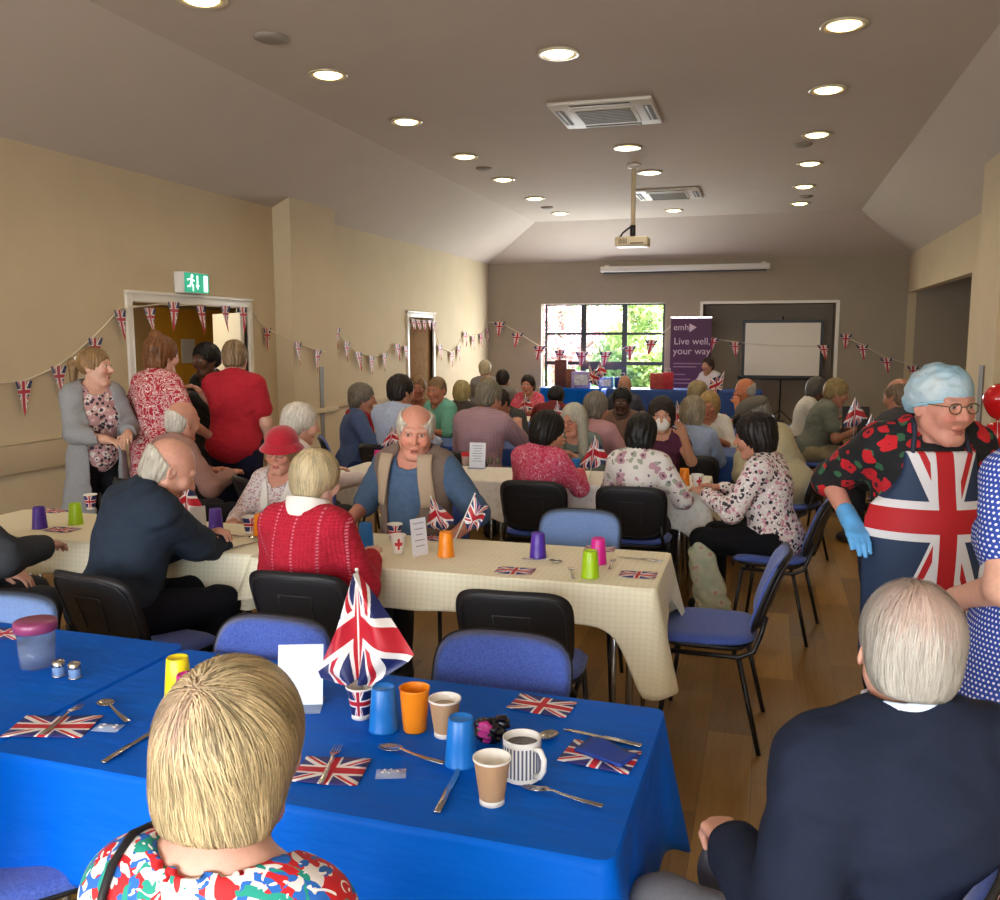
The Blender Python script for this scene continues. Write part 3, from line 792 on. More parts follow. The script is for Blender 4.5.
def ac(y,lab,x=-1.50):
    e=empty('air_conditioner',(x,y,ZC),0,lab,'air conditioner','ceiling air conditioners')
    DK=mat('vent_dark','#4a443c',.7)
    m=MB().bx(-.47,.47,-.47,.47,-.035,0); m.build('panel',mat('cassette_white','#cfc8bb',.5),e,bevel=.015)
    MB().bx(-.29,.29,-.29,.29,-.045,-.033).build('grille_frame',mat('cassette_white','#cfc8bb'),e,bevel=.005)
    m=MB().bx(-.25,.25,-.25,.25,-.048,-.044); m.build('grille',DK,e)
    m=MB()
    for k in range(9): m.bx(-.25,.25,-.24+k*.058,-.224+k*.058,-.053,-.047)
    m.build('grille_slats',mat('slat_grey','#8a8272',.6),e)
    for k in range(4):
        a=k*PI/2; m=MB().box((.40*math.cos(a),.40*math.sin(a),-.036),(.035,.27,.004),a); m.build('outlet',DK,e)
        MB().box((.395*math.cos(a),.395*math.sin(a),-.042),(.006,.27,.003),a).build('louvre',mat('cassette_white','#cfc8bb'),e)
ac(8.62,'square white ceiling air conditioner nearer the camera'); ac(13.6,'square white ceiling air conditioner beyond the projector pole',-1.45)
for i,(px,py,r,lab) in enumerate(((271,37,.12,'round grey ceiling speaker beside the nearest left-hand downlights'),(484,168,.1,'small round ceiling detector by the left-hand downlight row'),(547,207,.1,'small round ceiling detector at the far end of the left row'),(803,144,.1,'round grey ceiling speaker in the right-hand downlight row'),(806,196,.1,'round grey detector near the far end of the right-hand downlight row'))):
    p=atz(px,py,ZC); tag(MB().lathe([(.001,-.03),(r*.7,-.028),(r,-.01),(r,0)],n=24,cap=False).build('ceiling_speaker' if 'speaker' in lab else 'smoke_detector',mat('speaker_grey','#8b8174',.7),None,p),lab,'speaker' if 'speaker' in lab else 'detector')
# projector on its pole
pp=aty(634,165,11.3); e=empty('projector',(pp.x,11.3,ZC),0,'white projector hanging from the ceiling on a long pole','projector')
zp=aty(631,242,11.3).z-ZC
MB().lathe([(.001,0),(.09,0),(.09,-.03),(.03,-.05)],n=20).build('ceiling_plate',WHITE,e)
MB().tube([(0,0,-.03),(0,0,zp+.14)],.028,12).build('pole',mat('pole_cream','#d0bf9c',.4),e)
MB().tube([(0,0,zp+.2),(0,0,zp+.07)],.035,12).build('bracket',BLACK,e)
b=MB().bx(-.2,.2,-.14,.14,zp-.06,zp+.055).build('body',mat('projector_shell','#cfc0a2',.45),e,bevel=.02)
MB().lathe([(.05,0),(.05,.03),(.03,.03),(.001,.02)],n=20).build('lens',mat('dark_lens','#1c1a18',.15),e,(.06,.14,zp),(-PI/2,0,0))
m=MB()
for k in range(6): m.bx(-.15+k*.018,-.142+k*.018,-.146,-.139,zp-.03,zp+.03)
m.bx(-.01,.15,-.146,-.139,zp-.035,zp-.02); m.build('vents',mat('vent_brown','#5c4a34',.6),e)
MB().tube([(0,.0,zp+.2),(-.06,.0,zp+.16),(-.12,-.02,zp+.11),(-.15,-.06,zp+.05)],.012,8).build('cable',BLACK,e)
# screen housing on the far wall
e=empty('projection_screen_housing',(-1.55,YF-.07,3.0),0,'long white roller screen case fixed high on the far wall','screen case')
MB().bx(-1.56,1.56,-.06,.06,-.05,.06).build('case',WHITE,e,bevel=.015); MB().bx(-1.5,1.5,-.03,.03,-.075,-.05).build('slot_bar',BLACK,e)
for x in(-1.45,1.45): MB().bx(x-.04,x+.04,.0,.068,-.03,.09).build('bracket',TRIM,e)
# tripod screen in the alcove
c=aty(782,348,YF+.3); s0=aty(745,323,YF+.3); s1=aty(818,376,YF+.3)
e=empty('projector_screen',(c.x,YF+.3,0),0,'white portable projection screen with black border standing in the alcove','projection screen')
hw=(s1.x-s0.x)/2
MB().bx(-hw-.05,hw+.05,.0,.012,s1.z-.03,s0.z+.03).build('border',BLACK,e); MB().bx(-hw,hw,-.004,.001,s1.z,s0.z).build('screen_cloth',mat('screen_white','#e6e0d2',.8),e)
MB().bx(-hw-.12,hw+.1,-.03,.04,s1.z-.08,s1.z-.02).build('case',BLACK,e,bevel=.01); MB().tube([(0,.04,.1),(0,.04,s0.z+.12)],.015).build('pole',BLKM,e); MB().bx(-hw-.04,hw+.04,-.01,.02,s0.z+.02,s0.z+.06).build('top_bar',BLACK,e)
for a in(.5,2.6,4.6): MB().tube([(0,.04,.35),(.4*math.cos(a),.04+.3*math.sin(a),.012)],.011).build('leg',BLKM,e)
# roll-up banner
bx0=aty(671,318,16.9); bx1=aty(712,318,16.9); bw=bx1.x-bx0.x; bz=bx0.z
e=empty('roll_up_banner',((bx0.x+bx1.x)/2,16.9,0),0,'tall purple roll-up banner reading Live well, your way beside the window','banner')
PUR=mat('banner_purple','#4a1c48',.55); LIL=mat('banner_lettering','#c9b3c6',.6)
MB().bx(-bw/2,bw/2,-.003,.003,.07,bz).build('print',PUR,e)
MB().bx(-bw/2-.02,bw/2+.02,-.1,.1,0,.08).build('base',CHROME,e,bevel=.02); MB().bx(-bw/2,bw/2,-.012,.012,bz-.005,bz+.02).build('top_rail',CHROME,e)
def text(s,size,x,z,parent,m_,name='lettering',rot=(PI/2,0,0),y=-.006,align='LEFT',wid=None):
    cu=bpy.data.curves.new(name,'FONT'); cu.body=s; cu.size=size; cu.align_x=align; cu.extrude=.0008; cu.materials.append(m_)
    o=bpy.data.objects.new(name,cu); COL.objects.link(o); bpy.context.view_layer.update()
    me=bpy.data.meshes.new_from_object(o.evaluated_get(bpy.context.evaluated_depsgraph_get())); bpy.data.objects.remove(o)
    return link(name,me,None,parent,(x,y,z),rot)
text('Live well,',.175,-bw/2+.06,bz-.48,e,LIL); text('your way',.18,-bw/2+.05,bz-.66,e,LIL); text('emh',.16,-bw/2+.05,bz-.22,e,LIL)
m=MB().add([(-.03,-.006,bz-.26),(-.03,-.006,bz-.1),(.1,-.006,bz-.17)],[(0,1,2)]); m.build('arrow_mark',LIL,e)
m=MB()
for z,w in((-.84,.5),(-.90,.42),(-1.04,.22),(-1.13,.32),(-1.2,.34),(-1.3,.26)): m.bx(-bw/2+.06,-bw/2+.06+w,-.006,-.004,bz+z,bz+z+.02)
m.build('small_print',mat('banner_small_print','#8f6f8c',.6),e)
# exit sign above the left door
p0=atx(172,275,XL+.06); e=empty('exit_sign',(XL,7.62,2.235),0,'green illuminated emergency exit sign above the left doorway','exit sign')
MB().bx(0,.11,-.2,.2,-.1,.1).build('housing',WHITE,e,bevel=.01)
GRN=NT('exit_green'); GRN.base('#0f8a68'); GRN.b.inputs['Emission Color'].default_value=lin('#14a07c'); GRN.b.inputs['Emission Strength'].default_value=.55; GRN=GRN.mat
PIC=NT('exit_white'); PIC.base('#e8fff4'); PIC.b.inputs['Emission Color'].default_value=lin('#dffff0'); PIC.b.inputs['Emission Strength'].default_value=.9; PIC=PIC.mat
e2=e
MB().bx(.11,.118,-.19,.19,-.092,.092).build('green_panel',GRN,e)
m=MB(); fx=.121
def poly(pts): m.add([(fx,y,z) for y,z in pts],[tuple(range(len(pts)))])
poly([(-.012,.07),(.012,.07),(.012,-.02),(.032,-.02),(0,-.065),(-.032,-.02),(-.012,-.02)])
poly([(.1,.075),(.165,.075),(.165,-.08),(.1,-.08)])
m.add([(fx,-.085+.02*math.cos(a),.062+.02*math.sin(a)) for a in np.linspace(0,2*PI,11)[:-1]],[tuple(range(10))])
poly([(-.12,.042),(-.085,.045),(-.08,.0),(-.105,-.01)]); poly([(-.105,-.005),(-.085,.0),(-.06,-.03),(-.065,-.08),(-.08,-.08),(-.08,-.04)]); poly([(-.1,-.005),(-.11,-.04),(-.16,-.045),(-.16,-.03),(-.12,-.02),(-.12,.0)]); poly([(-.12,.042),(-.12,.03),(-.155,.015),(-.165,.03)]); poly([(-.085,.04),(-.085,.02),(-.05,.01),(-.045,.022)])
m.build('pictogram',PIC,e)
# trees outside the window
def leafmat(n,a,b):
    t=NT(n); t.base(t.ramp(t.noise(t.co('Object'),3.5,4),[(.35,a),(.65,b)])); t.set(Roughness=.6); t.b.inputs['Subsurface Weight'].default_value=0; return t.mat
LG=leafmat('leaf_green','#7c9c50','#bccf88'); LD=leafmat('leaf_mid_green','#5f8f58','#9cc08c'); LP=leafmat('blossom_pink','#c88a9c','#eccdd2'); TRK=mat('bark','#4a3a2a',.9)
def tree(x,y,h,r,m_,lab,n=1500,seed=0,name='tree',cat='tree'):
    rs=np.random.RandomState(seed); e=empty(name,(x,y,-.2),0,lab,cat,'trees outside the window')
    MB().tube([(0,0,0),(.05,.03,h*.4),(-.03,0,h*.8)],[.14,.1,.04]).build('trunk',TRK,e)
    cs=rs.randn(14,3)*np.array((r*.5,r*.5,h*.2))+np.array((0,0,h*.6)); I=rs.randint(0,14,n)
    P=cs[I]+(lambda v: v/np.linalg.norm(v,axis=1)[:,None]*(rs.rand(n,1)**.4)*r*.42)(rs.randn(n,3))
    P=P[P[:,2]>.15]; n=len(P)
    a=rs.randn(n,3);a/=np.linalg.norm(a,axis=1)[:,None]; b=np.cross(a,rs.randn(n,3));b/=np.linalg.norm(b,axis=1)[:,None]
    sz=(.05+.07*rs.rand(n,1))
    V=np.stack([P-a*sz,P+b*sz*.6,P+a*sz*1.2,P-b*sz*.6],1).reshape(-1,3); Q=np.arange(n*4).reshape(n,4)
    link('crown',npmesh('crown',V,Q,m_),None,e)
tree(-4.75,21.3,3.4,1.25,LP,'pink blossoming shrub outside the left window pane',2600,1)
tree(-4.1,23.8,4.6,1.7,LD,'mid green tree outside the middle window pane',3000,2)
tree(-2.75,22.2,4.2,1.6,LG,'bright yellow green tree outside the right window pane',3000,3)
tree(-9.2,27,6,2.4,LD,'tall green tree at the far left beyond the window',3000,4)
tree(-6.4,28.5,7,2.6,LG,'tall light green tree behind the garden shrubs',3000,5)
tree(-3.2,28.5,6.5,2.6,LD,'tall dark green tree furthest right beyond the window',3000,6)
tree(-3.5,20.6,1.6,.8,LD,'low green bush under the middle of the window',1500,7,'bush','bush')
tree(-2.5,20.8,1.8,.9,LG,'low bright bush below the right window pane',1500,8,'bush','bush')
# world and daylight
w=bpy.data.worlds.new('sky'); sc.world=w; w.use_nodes=True; nt=w.node_tree; bg=nt.nodes['Background']
sky=nt.nodes.new('ShaderNodeTexSky'); sky.sky_type='HOSEK_WILKIE'; sky.turbidity=6; sky.ground_albedo=.4; sky.sun_direction=(-.3,-.55,.75)
mx=nt.nodes.new('ShaderNodeMix'); mx.data_type='RGBA'; mx.inputs[0].default_value=.75; mx.inputs[7].default_value=(.9,.95,1,1); nt.links.new(sky.outputs[0],mx.inputs[6]); nt.links.new(mx.outputs[2],bg.inputs[0]); bg.inputs[1].default_value=9
def area(name,loc,rot,sx,sy,e,col=(1,1,1)):
    l=bpy.data.lights.new(name,'AREA'); l.shape='RECTANGLE'; l.size=sx; l.size_y=sy; l.energy=e; l.color=col
    o=bpy.data.objects.new(name,l); COL.objects.link(o); o.location=loc; o.rotation_euler=rot; return o
for i,(xa,xb,za,zb) in enumerate(BW): area('window_daylight',((xa+xb)/2,YB-.05,(za+zb)/2),(PI/2,0,0),xb-xa-.1,zb-za-.1,70,(.93,.97,1))
area('window_daylight',((WX0+WX1)/2,YF+.06,(WZ0+WZ1)/2),(-PI/2,0,0),2.2,1.5,150,(.93,.97,1))
area('window_daylight',(6.98,13.6,1.7),(PI/2,0,PI/2),.7,.5,6,(.9,.96,1))  # added lamp, daylight for the made-up window of the side area
area('lobby_fill',(-6.7,8.2,2.58),(0,0,0),.6,.6,38,(1,.88,.68)); area('lobby_fill',(-6.7,13.5,2.58),(0,0,0),.4,.4,8,(1,.88,.68))  # unseen lamps added to brighten the lobby behind the doors
sun=bpy.data.lights.new('sun','SUN'); sun.energy=22; sun.angle=.05; so=bpy.data.objects.new('sun',sun); COL.objects.link(so); so.rotation_euler=(math.radians(38),math.radians(-12),0)
sc.view_settings.view_transform='Standard'; sc.view_settings.look='None'; sc.view_settings.exposure=.62; sc.view_settings.gamma=1; sc.view_settings.use_curve_mapping=False
# ------------------------------------------------------------------ chairs
BFAB=NT('blue_chair_fabric'); _c=BFAB.co('Object'); BFAB.base(BFAB.ramp(BFAB.noise(_c,160,2),[(.3,'#38509f'),(.7,'#4d66bb')])); BFAB.set(Roughness=.9,Sheen_Weight=.2); BFAB.bump(BFAB.noise(_c,500,1),.2,.002); BFAB=BFAB.mat
SHELL=mat('black_seat_shell','#1d1d21',.5,bump=.12,bscale=600)
def back_pt(u,v,d):
    """backrest surface: u across -1..1, v up 0..1, d depth (+ forward)"""
    hw=.218-.012*(1-v); x=hw*u; z=.485+.345*v; y=-.195-.10*v-.02*v*v+.035*u*u; return (x,y+d,z)
def rr(u,v,r=.35):
    """squash a square into a rounded square (superellipse style)"""
    n=4.5; m=max(abs(u),abs(v)); 
    if m<1e-6: return 0,0
    l=(abs(u/m)**n+abs(v/m)**n)**(1/n); return u/l,v/l
def pad(front,back,fn,nu=18,nv=14,edge=.8):
    """closed pillow between two offset surfaces"""
    mb=MB()
    def mk(sgn):
        def f(i,j):
            u,v=rr(i*2-1,j*2-1); m=max(abs(i*2-1),abs(j*2-1)); t=math.sqrt(max(0,1-m**7))
            return fn(u,v,(front if sgn>0 else back)*t)
        return f
    mb.grid(mk(1),nu,nv,uv=False); mb.grid(lambda i,j: mk(-1)(1-i,j),nu,nv,uv=False)
    me=mb
    bm=bmesh.new(); t=mb.mesh('t',BFAB); bm.from_mesh(t); bmesh.ops.remove_doubles(bm,verts=bm.verts,dist=.0008); bmesh.ops.recalc_face_normals(bm,faces=bm.faces); 
    out=bpy.data.meshes.new('pad'); bm.to_mesh(out); bm.free(); out.materials.clear(); return out
def make_chair():
    e=empty('conference_chair',(0,0,0),0,'x','chair','blue and black conference chairs')
    seatf=lambda u,v,d:(u*(.232-.016*(v<0)*-v),.015+v*.212,.447+d-.012*v*abs(v)+.008*u*u)
    link('seat',pad(.030,-.016,seatf),BFAB,e)
    link('seat_shell',pad(-.012,-.034,lambda u,v,d:(u*.225,.015+v*.205,.447+d)),SHELL,e)
    bf=lambda u,v,d: back_pt(u,v*.5+.5,d)
    link('backrest',pad(.026,.0,bf),BFAB,e)
    b=link('back_shell',pad(.004,-.020,lambda u,v,d: back_pt(u*1.02,v*.512+.5,d)),SHELL,e)
    mb=MB()   # raised rim and moulded panel on the rear of the shell
    pts=[]
    for k in range(41):
        a=2*PI*k/40; u,v=rr(*(lambda c,s_:(c/max(abs(c),abs(s_)),s_/max(abs(c),abs(s_))))(math.cos(a),math.sin(a))); pts.append(back_pt(u*.9,v*.44+.5,-.0205))
    mb.tube(pts,.0035,5,cap=False)
    for (u0,v0,u1,v1) in ((-.32,.72,.32,.72),(-.32,.72,-.28,.3),(.32,.72,.28,.3)):
        mb.tube([back_pt(u0+(u1-u0)*t,v0+(v1-v0)*t,-.0212) for t in np.linspace(0,1,6)],.003,5)
    mb.build('moulding',mat('shell_moulding','#2b2b30',.4),b)
    for sx in(-1,1):
        MB().tube([(sx*.205,.15,.405),(sx*.232,.20,.0)],[.0115,.0105],8).build('leg',BLKM,e)
        MB().tube([(sx*.205,-.13,.405),(sx*.232,-.225,.0)],[.0115,.0105],8).build('leg',BLKM,e)
        MB().tube([(sx*.205,.16,.40),(sx*.21,-.13,.402),(sx*.205,-.19,.43),(sx*.19,-.215,.50),(sx*.185,-.235,.58)],.0105,8).build('back_support',BLKM,e)
    m=MB().tube([(-.205,.13,.40),(.205,.13,.40)],.01,8).tube([(-.205,-.11,.40),(.205,-.11,.40)],.01,8).tube([(-.2,.2,.415),(-.12,.222,.413),(.12,.222,.413),(.2,.2,.415)],.007,6)
    m.build('seat_frame',BLKM,e); return e
CHAIR=make_chair(); _used=[False]
def chair(x,y,rz,label,dark=False):
    r=math.radians(rz)
    if not _used[0]:
        _used[0]=True; CHAIR.location=(x,y,0); CHAIR.rotation_euler=(0,0,r); CHAIR['label']=label; return CHAIR
    return dup(CHAIR,(x,y,0),r,label)
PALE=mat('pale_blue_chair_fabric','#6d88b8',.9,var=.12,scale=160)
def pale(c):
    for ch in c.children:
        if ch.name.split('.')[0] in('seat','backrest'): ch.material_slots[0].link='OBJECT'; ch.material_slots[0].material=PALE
def chair_at(px,py,rz,label,z=.83):
    """place a chair from the picture position of the top middle of its back"""
    p=atz(px,py,z); r=math.radians(rz); o=-.315; return chair(p.x-(-math.sin(r)*o),p.y-math.cos(r)*o,rz,label)
# ------------------------------------------------------------------ tables and cloths
TTOP=mat('grey_table_top','#b7b0a4',.5); TLEG=mat('table_leg_chrome','#b9b9b4',.25,metal=.8)
def cloth_mesh(hx,hy,h0,cex,fl,amp,seed=0,r=.03,extra=None,rows=16):
    rs=np.random.RandomState(seed); per=[]
    for (cx,cy,a0) in ((hx-r,hy-r,0),(-hx+r,hy-r,90),(-hx+r,-hy+r,180),(hx-r,-hy+r,270)):
        for k in range(13): a=math.radians(a0+90*k/12); per.append((cx+r*math.cos(a),cy+r*math.sin(a),math.cos(a),math.sin(a)))
    pts=[]
    for i in range(len(per)):
        a=per[i];b=per[(i+1)%len(per)]; L=math.hypot(b[0]-a[0],b[1]-a[1]); n=max(1,int(L/.018))
        for k in range(n):
            t=k/n; nx,ny=a[2]+(b[2]-a[2])*t,a[3]+(b[3]-a[3])*t; l=math.hypot(nx,ny); pts.append((a[0]+(b[0]-a[0])*t,a[1]+(b[1]-a[1])*t,nx/l,ny/l))
    N=len(pts); V=[];Fc=[]
    cs=[(hx,hy),(-hx,hy),(-hx,-hy),(hx,-hy)]; ph=rs.rand(8)*6.28
    for row in range(rows+1):
        t=row/rows
        for (x,y,nx,ny) in pts:
            g=[math.exp(-((x-cx)**2+(y-cy)**2)/.013) for cx,cy in cs]; gc=max(g); ci=g.index(gc)
            ex=cex[ci] if hasattr(cex,'__len__') else cex
            s=x*ny*-1+y*nx
            fold=math.sin(s*19+ph[0])*.5+math.sin(s*31+ph[1])*.3+math.sin(s*11+ph[2])*.6
            h=h0*(1+.05*math.sin(s*5+ph[3]))+ex*gc
            o=fl*t**1.2+amp*fold*t**1.4*(1-gc)+gc*(.05+.12*ex)*t
            V.append((x+nx*o,y+ny*o,.003*(1-t)**8-h*t))
    for row in range(rows):
        for k in range(N): Fc.append((row*N+k,row*N+(k+1)%N,(row+1)*N+(k+1)%N,(row+1)*N+k))
    c=len(V); V.append((0,0,.003))
    mb=MB(); mb.add(V,Fc,0,None,True); mb.add([V[k] for k in range(N)]+[V[c]],[(k,(k+1)%N,N) for k in range(N)],0,None,False)
    bm=bmesh.new(); t=mb.mesh('t',TTOP); bm.from_mesh(t); bmesh.ops.remove_doubles(bm,verts=bm.verts,dist=.0004); bmesh.ops.recalc_face_normals(bm,faces=bm.faces)
    o=bpy.data.meshes.new('tablecloth'); bm.to_mesh(o); bm.free(); o.materials.clear(); return o
def table(x0,x1,y0,y1,rot,cm,tlab,clab,h0=.25,cex=.15,fl=.03,amp=.012,seed=0,z=.735,group='folding tables under cloths',cgroup=None):
    cx,cy=(x0+x1)/2,(y0+y1)/2; hx,hy=(x1-x0)/2,(y1-y0)/2; r=math.radians(rot)
    e=empty('folding_table',(cx,cy,0),r,tlab,'table',group)
    MB().bx(-hx+.015,hx-.015,-hy+.015,hy-.015,z-.03,z-.002).build('tabletop',TTOP,e,bevel=.005)
    along=hx>=hy
    for sx in(-1,1):
        for sy in(-1,1):
            if along: p=(sx*(hx-.14),sy*(hy-.1)); d=(.035,0)
            else: p=(sx*(hx-.1),sy*(hy-.14)); d=(0,.035)
            MB().tube([(p[0]-d[0],p[1]-d[1],z-.03),(p[0]-d[0],p[1]-d[1],0)],.011,8).tube([(p[0]+d[0],p[1]+d[1],z-.03),(p[0]+d[0],p[1]+d[1],0)],.011,8).build('leg',TLEG,e)
    c=link('tablecloth',cloth_mesh(hx,hy,h0,cex,fl,amp,seed),cm,None,(cx,cy,z),r); tag(c,clab,'tablecloth',cgroup)
    m=c.modifiers.new('s','SOLIDIFY'); m.thickness=.0015; m.offset=1
    return e
t=NT('blue_cloth'); co=t.co('Object'); t.base(t.ramp(t.noise(co,2.5,3),[(.3,'#0058c4'),(.7,'#0060cc')])); t.set(Roughness=.5); t.b.inputs['Specular IOR Level'].default_value=.08; t.bump(t.noise(t.co('Object',scale=(3,9,9)),1.6,3),.35,.02); CBLUE=t.mat
t=NT('dark_blue_cloth'); t.base('#123f86'); t.set(Roughness=.6); CDK=t.mat
t=NT('cream_gingham_cloth'); x=t.xyz(t.co('Object')); M=t.math
st=lambda s: M('LESS_THAN',M('FRACT',M('MULTIPLY',s,40.0)),.4)
g=M('MULTIPLY',M('ADD',st(M('ADD',x[0],M('MULTIPLY',x[1],0.0))),st(M('ADD',x[1],x[2]))),.5)
t.base(t.mix(g,'#f4ecd2','#e8e4c2')); t.set(Roughness=.75); t.bump(t.noise(t.co('Object'),6,3),.4,.015); CCRM=t.mat
t=NT('lace_cloth'); t.base(t.ramp(t.vor(t.co('Object'),26),[(.1,'#d9d4ca'),(.5,'#e8e4da')])); t.set(Roughness=.8); t.bump(t.vor(t.co('Object'),26),.3,.006); CLACE=t.mat
table(-1.745,-.235,1.60,2.335,-1.6,CBLUE,'near folding table whose right end stands before the navy blazer man','bright blue cloth with union flag cup and striped mug on it',.28,(.10,.05,.05,.12),.02,.022,1)
table(-3.28,-1.765,1.675,2.405,-1.2,CBLUE,'near folding table at the left edge, under the lidded water jar','bright blue cloth with the lidded water jar standing on it',.28,.05,.02,.022,2)
table(-2.20,-.385,3.47,4.09,0,CCRM,'second row folding table with lime and pink cups','cream checked cloth with long corner hanging beside the empty blue chair',.16,(.2,.02,.02,.26),.02,.008,3)
table(-4.05,-2.215,3.52,4.10,-.5,CCRM,'second row folding table in front of the red hat woman','cream checked cloth under the purple cup held by navy jacket man',.17,.06,.02,.008,4)
table(-1.62,-.34,5.86,6.50,0,CLACE,'third row folding table with the red cross cup','white lace edged cloth with the red cross cup on it',.24,(.1,.02,.02,.1),.02,.01,5)
table(-3.0,-1.635,5.84,6.48,0,CLACE,'third row folding table with the white menu card stand','white lace edged cloth with white card stand and red lidded jar',.24,.04,.02,.01,6)
table(-1.55,-.20,7.62,8.25,0,CDK,'fourth row folding table in front of pale blue blouse woman','dark blue cloth hanging beside the woman in floral dress',.5,.1,.02,.012,7)
table(-3.35,-1.57,7.62,8.25,0,CDK,'fourth row folding table beside the seated woman in red scarf','dark blue cloth with lime cup behind the grey vest man',.4,.1,.02,.012,8)
table(-2.0,-.45,10.2,10.85,0,CLACE,'fifth row folding table with the small red cup','pale cloth with small red cup, before the man with hand to chin',.3,.1,.02,.012,9)
table(-3.6,-2.02,10.2,10.85,0,CLACE,'fifth row folding table beside the dark red jacket man','pale cloth in front of the woman in pink near the window',.3,.1,.02,.012,10)
q0=aty(540,388,15.9);q1=aty(603,388,15.9);q2=aty(762,388,15.9)
table(q0.x,q1.x-.04,15.9,16.55,0,CBLUE,'far display table below the main window','blue cloth on the display table below the window',.6,.1,.02,.02,11,z=.80)
table(q1.x+.06,q2.x,15.9,16.55,0,CDK,'far display table in front of the purple banner','blue cloth on the display table before the purple banner',.6,.1,.02,.02,12,z=.80)
table(1.08,1.75,8.3,10.9,0,CDK,'long table on the right with laptops and flags','dark blue cloth on the right-hand table with laptops',.45,.1,.02,.012,13)
# empty chairs
chair_at(508,631,180,'empty blue chair with rounded back facing the camera, beyond the near orange cup')
chair_at(510,592,4,'black backed chair tucked in at the cream table, behind the empty blue chair')
chair_at(283,616,176,'blue chair facing the camera behind the white card stand')
pale(chair_at(22,592,178,'pale blue chair behind the lidded water jar'))
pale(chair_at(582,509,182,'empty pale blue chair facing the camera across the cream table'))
chair(-.19,3.94,88,'empty blue chair seen from the side at the end of the cream table')
p=atz(36,846,.46); chair(p.x-.02,p.y-.03,-38,'blue chair in the bottom corner next to the blonde woman')
p=atz(785,395,.8); chair(p.x,13.2,60,'empty blue chair standing below the projection screen')
p=atz(808,470,.75); chair(.55,8.3,75,'empty blue chair behind the man in flat cap')
# ------------------------------------------------------------------ table things
TZ=.7405
def cupmat(n,c): return mat('plastic_'+n,c,.35)
CUPC=dict(purple=cupmat('purple','#4d2a9c'),lime=cupmat('lime','#a4cc10'),pink=cupmat('pink','#d01c8c'),orange=cupmat('orange','#f08a0c'),blue=cupmat('blue','#1272c8'),yellow=cupmat('yellow','#f0dc18'))
PROF=[(.001,.004),(.026,.004),(.027,0),(.029,.003),(.034,.06),(.0375,.108),(.039,.112),(.037,.112),(.0355,.106),(.032,.06),(.0275,.008),(.001,.007)]
def tumbler(px,py,color,label,up=False,z=TZ,s=1.0):
    """py is the picture row of the foot of the cup; upside down unless up"""
    p=atz(px,py,z); mb=MB()
    pr=PROF if up else [(r,.112-h) for r,h in PROF]
    mb.lathe([(r*s,h*s) for r,h in pr],n=28,cap=False)
    for k in range(3): 
        r0=(.0305+.002*k) if up else (.0385-.0022*k)
    return tag(mb.build('tumbler',CUPC[color],None,p),label,'cup','coloured plastic tumblers')
JCUP=jack_uv('jack_cup_print',fu=150,fv=30,ou=-75,ov=-15)
def cup_print(name,kind):
    if name in _mc: return _mc[name]
    t=NT(name); x=t.xyz(t.co('UV')); M=t.math
    u=M('MULTIPLY',M('SUBTRACT',M('FRACT',M('MULTIPLY',x[0],3.0)),.5),52.0); v=M('MULTIPLY',M('SUBTRACT',x[1],.5),34.0)
    if kind=='jack': c=jack_color(t,v,u) 
    else:
        au,av=M('ABSOLUTE',u),M('ABSOLUTE',v); inr=M('MULTIPLY',M('LESS_THAN',au,15.0),M('LESS_THAN',av,13.0))
        cr=M('MULTIPLY',M('MAXIMUM',M('LESS_THAN',au,4.5),M('LESS_THAN',av,4.0)),inr); c=t.mix(cr,'#e8e4de','#c41c2c')
    t.base(c); t.set(Roughness=.5); _mc[name]=t.mat; return t.mat
def paper_cup(px,py,m_,label,h=.095,r0=.027,r1=.039,drink=None,cat='cup',z=TZ,rz=0,group='paper cups'):
    p=atz(px,py,z); e=empty('paper_cup',p,rz,label,cat,group); W=mat('cup_white','#e9e4da',.5)
    MB().lathe([(r0,.012),(r1-.0005,h-.004)],n=32,cap=False,uv=True).build('sleeve',m_,e)
    MB().lathe([(.001,.006),(r0-.001,.006),(r0-.001,0),(r0,0),(r0-.0002,.0115),(r0-.0015,.013),(r1-.0022,h-.004),(r1+.002,h-.003),(r1+.002,h+.001),(r1,h+.002),(r1-.0025,h-.001),(r0-.003,.013),(.001,.010)],n=32,cap=False).build('cup_body',W,e)
    if drink: MB().lathe([(.001,h-.018),(r1-.006,h-.018)],n=24,cap=False).build('drink',mat('drink_'+drink,drink,.15),e)
    return e
# napkins printed with the flag
NAPK=jack_uv('jack_napkin',swap=False,blu='#2a2a72',red='#c01c2c')
def napkin(px,py,label,w=.165,d=.105,rz=0,z=TZ,m_=None):
    p=atz(px,py,z); mb=MB(); n=8
    rs=random.Random(px)
    mb.grid(lambda u,v:((u-.5)*w,(v-.5)*d,.0018+.0016*math.sin(u*5+px)*math.sin(v*4+py)+.0015*(abs(u-.5)+abs(v-.5))),n,n)
    o=mb.build('napkin',m_ or NAPK,None,p,math.radians(rz)); mo=o.modifiers.new('s','SOLIDIFY'); mo.thickness=.0016; mo.offset=-1
    return tag(o,label,'napkin','union flag paper napkins')
def span(a,b,z,L0=.185):
    """handle end a and working end b in the picture give place, heading and length"""
    A_,B_=atz(a[0],a[1],z),atz(b[0],b[1],z); d=B_-A_; return (A_+B_)/2,math.atan2(-d.x,d.y),L0
